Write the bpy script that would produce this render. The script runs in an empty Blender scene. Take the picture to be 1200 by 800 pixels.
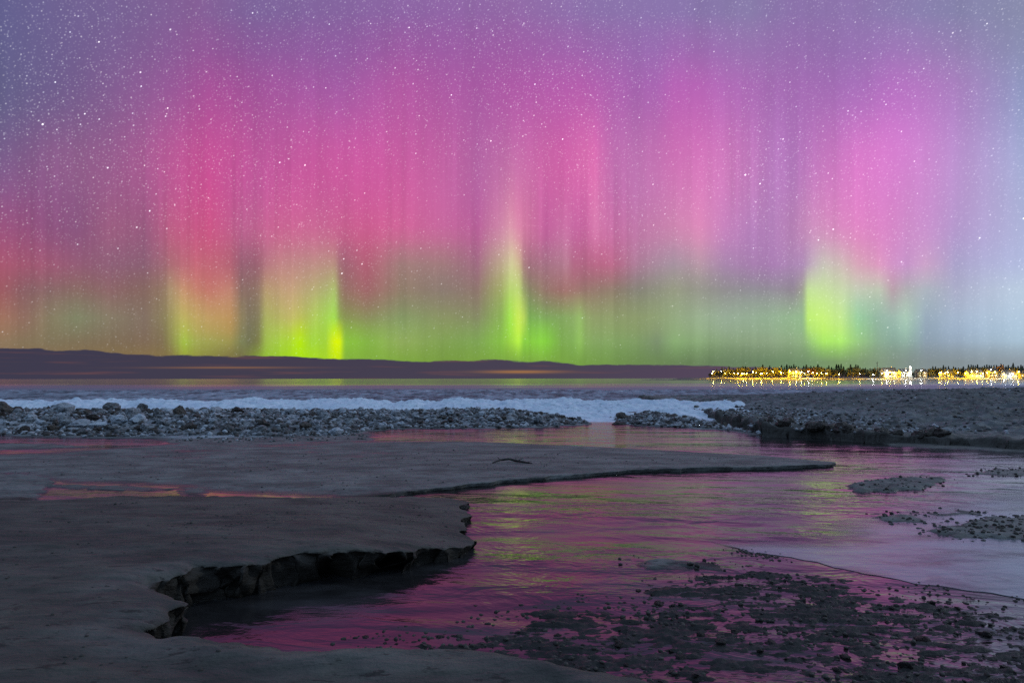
import bpy, bmesh, math, random
import numpy as np
from mathutils import Vector, Matrix, noise as mnoise

random.seed(7)
rng = np.random.default_rng(11)
R = math.radians
SC = bpy.context.scene
COL = SC.collection

# ------------------------------------------------------------------ camera
CAM_H = 1.6          # metres above the creek
FPX = 800.0          # focal length of a 24 mm lens, in pixels of a 1200 px wide frame
HZ = 443.4           # row of the horizon
cam = bpy.data.cameras.new('camera')
cam.sensor_width = 36.0
cam.lens = 24.0
cam.shift_y = (HZ - 400.0) / 1200.0
cam.clip_start = 0.05
cam.clip_end = 60000.0
camo = bpy.data.objects.new('camera', cam)
camo.location = (0, 0, CAM_H)
camo.rotation_euler = (R(90), R(0.06), 0)
COL.objects.link(camo)
SC.camera = camo
SC.view_settings.view_transform = 'Standard'
SC.view_settings.look = 'None'
SC.view_settings.exposure = 0.0
SC.view_settings.gamma = 1.0
SC.view_settings.use_curve_mapping = False
SC.cycles.use_denoising = False
SC.cycles.max_bounces = 5
SC.cycles.diffuse_bounces = 2
SC.cycles.glossy_bounces = 3
SC.cycles.sample_clamp_indirect = 4.0
SC.cycles.use_light_tree = True

# ------------------------------------------------------------------ node helpers
def lin(c):
    c = c / 255.0
    return c / 12.92 if c <= 0.04045 else ((c + 0.055) / 1.055) ** 2.4

class NT:
    def __init__(self, tree):
        self.t = tree
        self.n = tree.nodes
    def node(self, typ, ins=None, **props):
        nd = self.n.new(typ)
        for k, v in props.items():
            setattr(nd, k, v)
        for k, v in (ins or {}).items():
            self.put(nd.inputs[k], v)
        return nd
    def put(self, sock, v):
        if isinstance(v, bpy.types.NodeSocket):
            self.t.links.new(v, sock)
        else:
            if sock.type == 'RGBA' and len(v) == 3:
                v = (*v, 1.0)
            sock.default_value = v
    def math(self, op, a, b=0.0, c=0.0, clamp=False):
        nd = self.n.new('ShaderNodeMath'); nd.operation = op; nd.use_clamp = clamp
        self.put(nd.inputs[0], a); self.put(nd.inputs[1], b)
        if op in ('MULTIPLY_ADD', 'SMOOTH_MIN', 'WRAP'): self.put(nd.inputs[2], c)
        return nd.outputs[0]
    def ramp(self, fac, stops, interp='LINEAR'):
        nd = self.n.new('ShaderNodeValToRGB'); cr = nd.color_ramp; cr.interpolation = interp
        while len(cr.elements) < len(stops): cr.elements.new(0.5)
        for e, (p, c) in zip(cr.elements, stops):
            e.position = p
        for e, (p, c) in zip(cr.elements, stops):
            e.position = p
            e.color = (*c, 1.0) if isinstance(c, (tuple, list)) else (c, c, c, 1.0)
        self.put(nd.inputs[0], fac)
        return nd.outputs[0]
    def mapr(self, v, a, b, c=0.0, d=1.0, interp='LINEAR'):
        nd = self.n.new('ShaderNodeMapRange'); nd.interpolation_type = interp; nd.clamp = True
        for i, x in enumerate((v, a, b, c, d)): self.put(nd.inputs[i], x)
        return nd.outputs[0]
    def mix(self, f, a, b, blend='MIX'):
        nd = self.n.new('ShaderNodeMix'); nd.data_type = 'RGBA'; nd.blend_type = blend
        self.put(nd.inputs[0], f); self.put(nd.inputs[6], a); self.put(nd.inputs[7], b)
        return nd.outputs[2]
    def xyz(self, x, y, z=0.0):
        nd = self.n.new('ShaderNodeCombineXYZ')
        for i, v in enumerate((x, y, z)): self.put(nd.inputs[i], v)
        return nd.outputs[0]
    def noise(self, vec, scale, detail=3.0, rough=0.5, dist=0.0, out=0):
        nd = self.node('ShaderNodeTexNoise', {'Vector': vec, 'Scale': scale, 'Detail': detail, 'Roughness': rough, 'Distortion': dist})
        return nd.outputs[out]

# ------------------------------------------------------------------ sky: aurora, stars, low cloud bank
world = bpy.data.worlds.new('World')
SC.world = world
world.use_nodes = True
w = NT(world.node_tree)
w.n.clear()
geo = w.node('ShaderNodeTexCoord').outputs['Generated']
sep = w.node('ShaderNodeSeparateXYZ', {0: geo})
dx, dy, dz = sep.outputs
yy = w.math('MAXIMUM', dy, 0.05)
U = w.math('DIVIDE', dx, yy)         # tangent of the bearing from north
V = w.math('DIVIDE', dz, yy)         # tangent of the altitude over the lake
uf = w.mapr(U, -0.75, 0.75, 0.0, 1.0)

SKY = [
 (16, '0 90 94 136;75 104 96 140;150 112 94 140;230 128 90 144;300 120 96 150;400 128 92 152;500 140 90 158;600 146 96 162;700 134 106 164;800 130 110 164;880 130 120 164;920 136 112 168;1000 136 114 168;1100 126 126 166;1200 130 140 168'),
 (100, '0 96 92 132;75 112 90 138;150 134 88 142;200 150 82 146;250 170 74 148;300 164 78 152;400 164 84 160;470 184 84 162;550 170 84 160;600 178 84 164;680 182 86 168;760 164 96 174;800 190 90 178;850 178 100 180;900 162 100 172;1000 168 106 184;1050 182 106 190;1110 176 120 190;1150 150 132 186;1200 140 148 188'),
 (200, '0 126 84 132;50 142 84 134;100 148 88 134;160 164 84 138;200 190 80 142;240 208 72 142;300 196 80 150;360 204 80 150;440 208 80 152;500 206 90 156;540 196 94 162;565 180 92 156;600 206 110 166;650 210 88 160;697 226 104 172;715 200 104 172;750 194 110 174;800 218 110 180;830 222 116 186;880 196 116 184;920 176 114 184;960 204 116 188;1010 230 118 202;1050 222 122 206;1100 206 138 208;1150 168 150 204;1200 166 172 212'),
 (265, '0 156 76 120;40 150 76 120;80 136 78 122;130 160 88 124;175 156 84 122;200 192 86 126;245 214 78 130;285 192 90 138;330 208 92 140;380 206 96 142;420 206 82 134;470 214 92 146;520 204 96 152;560 184 86 144;580 190 104 150;597 228 150 170;612 220 120 160;640 200 90 152;663 210 108 162;675 202 92 154;690 212 100 160;698 224 120 172;712 208 104 162;750 192 112 162;790 208 126 170;820 224 130 180;850 204 124 186;890 180 122 184;925 180 118 176;955 212 140 186;1000 232 128 194;1040 224 126 198;1070 212 140 204;1100 204 142 208;1130 172 150 200;1200 174 178 216'),
 (310, '0 172 82 106;60 160 84 110;110 146 90 114;180 142 92 110;200 176 104 110;230 204 100 114;265 196 94 110;285 150 92 108;303 162 96 110;320 196 126 126;380 190 140 124;390 192 150 122;400 164 100 112;420 184 90 112;450 188 96 116;475 158 128 116;520 166 120 120;545 158 90 126;575 164 112 118;590 190 170 130;600 216 206 146;608 206 180 134;616 170 112 122;640 166 106 124;664 186 120 140;672 180 98 126;715 198 100 134;740 174 114 142;785 166 142 154;820 184 146 160;850 172 130 170;900 168 116 172;944 178 136 180;952 200 186 180;975 206 200 180;1000 220 166 180;1035 228 146 192;1055 206 142 204;1085 208 160 200;1110 172 158 200;1200 178 186 222'),
 (340, '0 160 88 96;40 136 98 102;90 138 106 98;130 142 100 102;185 134 104 92;200 172 144 106;215 200 146 106;240 202 116 104;270 196 130 110;282 140 108 98;300 140 110 100;312 180 150 106;340 196 158 118;380 176 176 108;392 176 196 104;400 150 116 100;420 168 102 104;450 164 108 108;480 140 136 104;505 136 134 112;540 152 110 112;570 140 120 104;588 160 170 96;596 186 218 106;608 190 216 110;617 140 140 100;640 150 116 104;660 164 112 108;720 148 128 110;750 132 130 118;790 152 156 130;850 146 142 144;890 146 142 152;930 146 134 148;941 160 160 146;946 195 226 148;975 204 228 160;1000 196 204 180;1030 190 200 178;1045 188 160 172;1066 176 180 182;1090 172 182 196;1130 168 168 204;1200 184 204 226'),
 (372, '0 160 112 92;25 148 108 96;60 134 124 96;90 128 132 100;130 134 122 100;170 132 112 98;195 140 128 88;205 170 164 90;215 190 178 92;240 196 160 98;275 190 146 90;285 130 124 92;300 122 108 92;310 166 172 90;340 192 184 98;352 188 192 84;370 170 200 84;392 166 226 74;400 138 152 78;430 142 144 92;470 134 154 98;490 116 150 88;520 140 150 98;560 134 140 98;588 140 180 82;596 160 236 76;604 190 234 70;612 216 240 90;618 126 180 82;640 128 168 90;674 140 172 98;681 154 192 104;690 146 160 104;760 140 156 108;800 152 176 134;850 150 172 148;900 148 176 146;941 148 186 140;946 190 240 110;970 204 248 120;985 196 236 140;1000 156 212 160;1025 152 202 160;1035 146 166 168;1055 168 206 180;1070 170 200 186;1080 150 170 186;1130 164 182 208;1200 176 200 222'),
 (400, '0 140 118 92;60 126 114 88;120 126 110 86;185 126 104 86;195 130 118 80;205 148 152 80;216 164 190 72;230 162 168 84;275 154 144 82;285 116 124 88;300 112 104 76;306 140 150 76;315 164 200 76;338 168 206 64;345 180 230 20;358 184 232 14;366 160 208 62;384 164 210 60;390 216 242 14;398 220 246 10;402 140 196 60;430 134 180 70;460 146 172 94;500 132 160 84;560 126 162 84;590 136 192 70;608 184 240 72;614 140 206 70;640 134 206 66;660 128 170 84;674 132 176 90;681 148 194 96;690 134 166 98;740 130 160 100;770 124 144 110;790 138 172 116;850 134 158 122;900 142 164 132;940 142 172 130;955 160 214 110;965 172 232 104;990 176 236 112;1000 158 208 128;1040 132 158 150;1055 146 182 158;1080 138 156 170;1130 152 170 190;1200 168 192 210'),
 (424, '0 132 106 84;200 130 112 70;215 150 150 60;280 112 96 66;306 140 180 56;350 170 225 24;384 165 210 40;396 206 240 14;404 130 175 60;520 120 155 66;640 124 170 66;760 108 135 84;860 104 126 96;940 112 140 104;990 124 152 104;1080 128 140 142;1200 140 152 162'),
]
PXL = [0,30,60,90,130,170,190,200,208,216,230,245,270,283,292,303,312,325,340,352,366,382,392,398,404,430,470,520,560,588,598,600]
PXR = [600,608,614,620,640,658,664,672,680,688,697,706,720,745,770,790,820,850,880,905,930,941,947,965,985,1005,1030,1046,1062,1085,1120,1200]
PXS = PXL + PXR
rowy = np.array([p for p, _ in SKY], float)
tab = []
for py, txt in SKY:
    q = np.array([[float(v) for v in e.split()] for e in txt.split(';')])
    tab.append(np.stack([np.interp(PXS, q[:, 0], q[:, k]) for k in (1, 2, 3)], 1))
tab = np.array(tab)
def sky_row(y):
    y = min(max(y, rowy[0]), rowy[-1])
    i = int(np.clip(np.searchsorted(rowy, y) - 1, 0, len(rowy) - 2))
    h = rowy[i + 1] - rowy[i]; t = (y - rowy[i]) / h
    def slope(j):
        if j == 0 or j == len(rowy) - 1: return 0 * tab[0]
        d0 = (tab[j] - tab[j - 1]) / (rowy[j] - rowy[j - 1]); d1 = (tab[j + 1] - tab[j]) / (rowy[j + 1] - rowy[j])
        return np.where(d0 * d1 > 0, 2 * d0 * d1 / (d0 + d1 + 1e-9 * np.sign(d0 + d1 + 1e-12)), 0)
    m0, m1 = slope(i) * h, slope(i + 1) * h
    c = (2*t**3-3*t**2+1) * tab[i] + (t**3-2*t**2+t) * m0 + (-2*t**3+3*t**2) * tab[i + 1] + (t**3-t**2) * m1
    g = c.mean(1, keepdims=True)
    k = 0.10 * (1 - sst_(360, 400, y))                   # a veil of unresolved starlight above the haze
    c = c * (1 - k) + g * k
    c = c + np.array([-1.0, 2.0, 5.0]) * (1 - sst_(300, 350, y))
    c = c + np.array([7.0, -2.0, 3.0]) * (1 - sst_(20, 140, y))
    return np.clip(c, 4, 250)
def sst_(a, b, x):
    t = min(max((x - a) / (b - a), 0), 1); return t * t * (3 - 2 * t)
ul = w.mapr(U, -0.75, 0.0, 0.0, 1.0); ur = w.mapr(U, 0.0, 0.75, 0.0, 1.0)
half = w.math('GREATER_THAN', U, 0.0)
prev = None
for py in (424, 412, 400, 386, 372, 356, 340, 325, 310, 295, 280, 265, 245, 222, 200, 175, 150, 125, 100, 60, 16):
    c = [tuple(lin(v) for v in q) for q in sky_row(py)]
    left = [(p / 600.0, k) for p, k in zip(PXL, c[:32])]; right = [((p - 600) / 600.0, k) for p, k in zip(PXR, c[32:])]
    c = w.mix(half, w.ramp(ul, left), w.ramp(ur, right))
    v = (HZ - py) / FPX
    skyc = c if prev is None else w.mix(w.mapr(V, prev, v, 0.0, 1.0), skyc, c)
    prev = v
# fine vertical rays in the curtains
rayv = w.xyz(w.math('MULTIPLY', U, 26.0), w.math('MULTIPLY', V, 1.3), 0.0)
rays = w.mapr(w.noise(rayv, 1.6, 3.0, 0.6), 0.3, 0.7, 0.96, 1.04)
rays2 = w.mapr(w.noise(w.xyz(w.math('MULTIPLY', U, 8.0), w.math('MULTIPLY', V, 4.0), 3.0), 1.2, 2.0), 0.3, 0.7, 0.96, 1.04)
fine = w.noise(w.xyz(w.math('MULTIPLY', U, 60.0), w.math('MULTIPLY', V, 0.5), 9.0), 1.0, 3.0, 0.65)
fmask = w.mapr(w.noise(w.xyz(w.math('MULTIPLY', U, 5.0), w.math('MULTIPLY', V, 2.5), 13.0), 1.3, 2.0), 0.40, 0.58, 0.25, 1.0)
fmask = w.math('MULTIPLY', fmask, w.math('MULTIPLY', w.mapr(V, 0.02, 0.06, 0.8, 1.0), w.mapr(V, 0.28, 0.46, 1.0, 0.0)))
fr = w.math('MULTIPLY_ADD', w.math('MULTIPLY', w.math('SUBTRACT', fine, 0.5), w.math('MULTIPLY', fmask, w.mapr(U, 0.42, 0.58, 1.0, 0.0))), 0.60, 1.0)
raym = w.math('MULTIPLY', w.math('MULTIPLY', rays, rays2), fr)
skyc = w.mix(1.0, skyc, w.xyz(raym, raym, raym), 'MULTIPLY')
# the rest of the night sky, overhead and behind
over = w.mapr(dz, 0.42, 0.72, 0.0, 1.0, 'SMOOTHSTEP')
back = w.mapr(dy, 0.30, 0.62, 1.0, 0.0, 'SMOOTHSTEP')
rest = w.mix(w.mapr(dz, 0.05, 0.6, 0.0, 1.0, 'SMOOTHSTEP'), (0.020, 0.026, 0.036), (0.22, 0.34, 0.52))
skyc = w.mix(w.math('MAXIMUM', over, back), skyc, rest)
# stars
stv = w.node('ShaderNodeVectorMath', {0: geo, 1: (0.30, 0.0, 0.30)}, operation='MULTIPLY_ADD')
dotd = w.node('ShaderNodeVectorMath', {0: geo, 1: (0.7071, 0.0, 0.7071)}, operation='DOT_PRODUCT').outputs['Value']
strl = w.math('MULTIPLY', dotd, -0.30 * 0.7071)
stv = w.node('ShaderNodeVectorMath', {0: geo, 1: w.xyz(strl, 0.0, strl)}, operation='ADD').outputs[0]
fade = w.math('MULTIPLY', w.mapr(V, 0.02, 0.32, 0.22, 1.0), w.mapr(w.noise(geo, 3.2, 3.0, 0.6), 0.36, 0.66, 0.55, 1.35))
total = None
for sc_, rad, pw, inten in ((40.0, 0.0012, 1.8, 2.8), (95.0, 0.0010, 2.8, 2.2), (180.0, 0.0010, 2.4, 1.0), (290.0, 0.0010, 2.0, 0.46), (430.0, 0.0010, 1.4, 0.22)):
    vo = w.node('ShaderNodeTexVoronoi', {'Vector': stv, 'Scale': sc_, 'Randomness': 1.0}, feature='F1', distance='EUCLIDEAN')
    d = w.math('DIVIDE', vo.outputs['Distance'], rad * sc_)
    s = w.math('POWER', w.math('SUBTRACT', 1.0, d, clamp=True), 1.2)
    cr = w.node('ShaderNodeSeparateColor', {0: vo.outputs['Color']}).outputs
    b = w.math('MULTIPLY', w.math('POWER', cr[0], pw), inten)
    s = w.math('MULTIPLY', s, b)
    tint = w.mix(cr[1], (0.85, 0.92, 1.0), (1.0, 0.95, 0.9))
    s3 = w.mix(1.0, tint, w.xyz(s, s, s), 'MULTIPLY')
    total = s3 if total is None else w.mix(1.0, total, s3, 'ADD')
total = w.mix(1.0, total, w.xyz(fade, fade, fade), 'MULTIPLY')
skyc = w.mix(1.0, skyc, total, 'ADD')
# low cloud bank over the lake
edge = w.ramp(uf, [(px / 1200.0, (HZ - py) / FPX * 10) for px, py in
      ((0,407),(60,409),(115,410),(150,413),(230,417),(300,416),(350,418),(420,421),(520,422),(600,424),(700,426),(800,428),(900,430),(960,432),(1010,437),(1060,445),(1200,445))])
edge = w.math('MULTIPLY', edge, 0.1)
en = w.noise(w.xyz(w.math('MULTIPLY', U, 14.0), w.math('MULTIPLY', V, 60.0), 1.0), 1.0, 4.0, 0.55)
edge = w.math('ADD', edge, w.math('MULTIPLY_ADD', en, 0.016, -0.008))
cm = w.mapr(w.math('SUBTRACT', edge, V), -0.0006, 0.0016, 0.0, 1.0, 'SMOOTHSTEP')
cn = w.noise(w.xyz(w.math('MULTIPLY', U, 7.0), w.math('MULTIPLY', V, 170.0), 4.0), 1.0, 3.0, 0.5)
ccol = w.ramp(uf, [(0.0, (lin(62), lin(59), lin(78))), (0.25, (lin(66), lin(61), lin(78))), (0.55, (lin(73), lin(66), lin(83))), (0.75, (lin(88), lin(72), lin(94))), (1.0, (lin(110), lin(96), lin(112)))])
ccol = w.mix(w.mapr(cn, 0.56, 0.76, 0.0, 0.32), ccol, (lin(136), lin(84), lin(74)))
# one thin gap that glows through
gu = w.math('POWER', w.math('DIVIDE', w.math('SUBTRACT', U, 0.012), 0.055), 2.0)
gv = w.math('POWER', w.math('DIVIDE', w.math('SUBTRACT', V, 0.0098), 0.0022), 2.0)
gap = w.math('EXPONENT', w.math('MULTIPLY', w.math('ADD', gu, gv), -1.0))
gu2 = w.math('POWER', w.math('DIVIDE', w.math('SUBTRACT', U, -0.42), 0.10), 2.0)
gv2 = w.math('POWER', w.math('DIVIDE', w.math('SUBTRACT', V, 0.0165), 0.0013), 2.0)
gap2 = w.math('EXPONENT', w.math('MULTIPLY', w.math('ADD', gu2, gv2), -1.0))
gap = w.math('MAXIMUM', gap, w.math('MULTIPLY', gap2, 0.6))
ccol = w.mix(w.math('MULTIPLY', gap, 0.85), ccol, (lin(165), lin(116), lin(70)))
cm = w.math('MULTIPLY', cm, w.mapr(dy, 0.3, 0.5, 0.0, 1.0))
skyc = w.mix(cm, skyc, ccol)
bg = w.node('ShaderNodeBackground', {'Color': skyc, 'Strength': 1.0})
w.node('ShaderNodeOutputWorld', {'Surface': bg.outputs[0]})
world.cycles.sampling_method = 'MANUAL'
world.cycles.sample_map_resolution = 1024

# faint moon, unseen, added on the right to bring out relief
moon = bpy.data.lights.new('moon', 'SUN'); moon.energy = 0.42; moon.angle = R(1.5); moon.color = (0.80, 0.92, 1.0)
added_moono = bpy.data.objects.new('moon', moon); COL.objects.link(added_moono)
md = Vector((math.sin(R(68)) * math.cos(R(24)), math.cos(R(68)) * math.cos(R(24)), math.sin(R(24))))
added_moono.rotation_euler = md.to_track_quat('Z', 'Y').to_euler()

# ------------------------------------------------------------------ numpy noise and polygon helpers
def _hash(ix, iy, seed):
    h = (ix.astype(np.int64) * 374761393 + iy.astype(np.int64) * 668265263 + seed * 1442695041) & 0x7fffffff
    h = ((h ^ (h >> 13)) * 1274126177) & 0x7fffffff
    return ((h ^ (h >> 16)) & 0xffff) / 65535.0
def pnoise(x, y, seed=0):
    x = np.asarray(x, float); y = np.asarray(y, float)
    ix = np.floor(x); iy = np.floor(y); fx = x - ix; fy = y - iy
    u = fx * fx * fx * (fx * (fx * 6 - 15) + 10); v = fy * fy * fy * (fy * (fy * 6 - 15) + 10)
    def g(a, b, px, py):
        an = _hash(a, b, seed) * 6.2831853
        return np.cos(an) * px + np.sin(an) * py
    n00 = g(ix, iy, fx, fy); n10 = g(ix + 1, iy, fx - 1, fy)
    n01 = g(ix, iy + 1, fx, fy - 1); n11 = g(ix + 1, iy + 1, fx - 1, fy - 1)
    return ((n00 * (1 - u) + n10 * u) * (1 - v) + (n01 * (1 - u) + n11 * u) * v) * 1.5
def fbm(x, y, oct=4, seed=0, gain=0.5):
    s = 0.0; a = 1.0
    for k in range(oct):
        s = s + a * pnoise(x * 2 ** k, y * 2 ** k, seed + 17 * k); a *= gain
    return s
def sst(a, b, x):
    t = np.clip((x - a) / (b - a), 0, 1); return t * t * (3 - 2 * t)
def sdf(x, y, poly):
    """signed distance to a polygon, positive inside"""
    P = np.asarray(poly, float); n = len(P)
    d2 = np.full(x.shape, 1e18); ins = np.zeros(x.shape, bool)
    for i in range(n):
        ax, ay = P[i]; bx, by = P[(i + 1) % n]
        ex, ey = bx - ax, by - ay
        wx, wy = x - ax, y - ay
        t = np.clip((wx * ex + wy * ey) / (ex * ex + ey * ey + 1e-12), 0, 1)
        d2 = np.minimum(d2, (wx - ex * t) ** 2 + (wy - ey * t) ** 2)
        c = (ay <= y) != (by <= y)
        if by != ay:
            xi = ax + (y - ay) / (by - ay) * ex
            ins ^= c & (x < xi)
    d = np.sqrt(d2)
    return np.where(ins, d, -d)
def G(px, py, z=0.0):
    """ground point (metres) seen at a photo position, on a level of height z"""
    Y = (CAM_H - z) * FPX / (py - HZ)
    return ((px - 600.0) / FPX * Y, Y)

# ------------------------------------------------------------------ terrain outlines (metres)
def hB(x, y):
    h = np.interp(y, [0, 4.4, 5.6, 6.6, 9.0, 10], [0.30, 0.29, 0.27, 0.20, 0.05, 0.03])
    return h * np.interp(x, [-1.5, -0.9, -0.35], [1.0, 0.75, 0.38])
def hBn(x, y):
    """the same, but the near lip keeps its height"""
    k = sst(4.7, 5.3, y)
    return hB(x, y) * k + np.interp(y, [0, 4.4, 5.6], [0.30, 0.29, 0.27]) * (1 - k)
def GB(px, py):
    z = 0.2
    for _ in range(40):
        p = G(px, py, z); z = 0.5 * z + 0.5 * float(hBn(p[0], p[1]))
    return p
POLY_B = [GB(*p) for p in ((-700,590),(0,584),(60,584),(130,580),(250,580),(400,582),(480,581),(530,583),(546,587),(540,594),(548,600),(541,606),(550,614),(543,620),(558,633),
          (520,640),(480,643),(440,644),(400,642),(345,643),(315,650),(290,655),(262,657),(230,659),(205,668),(185,674),(166,682),
          (200,690),(214,700),(203,708),(180,724),(162,733),(190,739),(215,742),(260,746),(330,752),(400,758),(470,757),(530,754),(548,758),(600,763),(650,772),(700,783),(765,799),(800,815))] + [(0.60, 2.2), (0.9, 1.2), (1.2, -3), (60, -40), (-60, -40), (-60, 9)]
POLY_A = [G(px, py, 0.06) for px, py in ((-500,530),(-60,530),(60,526),(140,521),(215,515),(300,513),(420,513),(560,515),(660,519),(800,526),(900,532),(976,540),(975,543),(932,546),(850,548),(750,550),(680,555),(600,561),(520,570),(450,576),(395,578),(340,575),(240,571),(215,566),(150,562),(80,561),(40,556),(15,551),(-500,556))]
POLY_A[0] = (-30, POLY_A[0][1])
POLY_D = [(-40, 18.6)] + [G(px, py) for px, py in ((-120,512),(0,509),(100,512),(215,514.5),(330,512),(400,511.5),(432,505),(470,502),(560,502),(640,500.5),(690,497))] + [(2.75, 25.6), (2.2, 29), (-40, 29)]
POLY_D2 = [G(px, py) for px, py in ((717,492),(738,498),(800,501.5),(850,504),(905,512))] + [(7.0, 30), (3.6, 30)]
POLY_C = [G(px, py) for px, py in ((884,506),(905,512),(960,515),(1010,519),(1060,521),(1110,523),(1200,528),(1500,545))] + [(60, 17), (60, 58), (10, 54), (8.0, 30)]
ISLES = [  # outline in photo coordinates, crest height
 ([(995,568),(1020,562),(1070,559),(1106,559),(1108,563),(1085,570),(1050,575),(1005,575)], 0.045),
 ([(1022,605),(1050,601),(1078,604),(1083,611),(1050,611)], 0.022),
 ([(1083,602),(1120,598),(1146,599),(1110,606)], 0.022),
 ([(1088,622),(1118,614),(1150,607),(1200,604),(1330,604),(1330,640),(1200,632),(1160,628),(1120,630)], 0.035),
 ([(1140,556),(1165,550),(1200,549),(1260,552),(1190,558)], 0.022),
 ([(735,656),(775,653),(845,661),(855,667),(790,666)], 0.022),
 ([(-160,550),(45,555),(62,566),(40,585),(-160,592)], 0.03),
 ([(62,566),(150,568),(218,572),(160,574),(70,571)], 0.016),
 ([(218,570),(246,573),(232,582),(205,580)], 0.018),
 ([(-160,517),(60,519),(105,523),(-160,531)], 0.02),
]
ISLES = [(o, h) for o, h in ISLES if len(o) > 2]
ISLES = [([G(px, py, h * 0.5) for px, py in o], h) for o, h in ISLES]
POLY_S = [G(px, py) for px, py in ((330,760),(420,738),(520,722),(640,700),(720,684),(840,652),(900,650),(960,662),(1050,684),(1210,708),(1500,730))] + [(7, 2.0), (0.2, 2.0)]
POLY_F = [G(px, py) for px, py in ((180,512),(430,508),(430,516),(215,520))]

def bank(x, y, poly, top, under, lipn, seed, warp=0.05, wscale=3.0):
    """level-topped bank with an undercut, ragged edge: returns z, inward displacement and the inward normal"""
    def f(xx, yy_):
        wx = xx + warp * fbm(xx * wscale, yy_ * wscale, 3, seed); wy = yy_ + warp * fbm(xx * wscale, yy_ * wscale, 3, seed + 5)
        return sdf(wx, wy, poly)
    p = f(x, y); e = 0.03
    gx = (f(x + e, y) - p) / e; gy = (f(x, y + e) - p) / e
    l = np.sqrt(gx * gx + gy * gy) + 1e-6; gx /= l; gy /= l
    w_ = 0.10 + 0.4 * top
    u = under * np.clip(0.55 + 0.9 * pnoise(x * 2.3, y * 2.3, seed + 9) + 0.5 * pnoise(x * 7, y * 7, seed + 10), 0.0, 1.5)
    t = np.clip(-p / w_, 0, 1)                       # 0 at the lip, 1 at the foot
    z = top * (1 - sst(0.18, 1.0, t) ) - 0.10 * sst(0.6, 1.0, t)
    z = np.where(p > 0, top, z) - lipn * np.exp(-np.maximum(p, 0) / 0.05) * 0.25 * top
    th = 0.36 + 0.22 * pnoise(x * 4.1, y * 4.1, seed + 12)
    prof = t * w_ * 0.96 + u * sst(0, 1, (t - th) / (0.95 - th))
    tail = np.clip((-p - w_) / (0.12 + 2.2 * u), 0, 1)
    disp = np.where(p > 0, 0, prof * (1 - sst(0, 1, tail)))
    return z, disp, gx, gy, p, t

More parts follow.
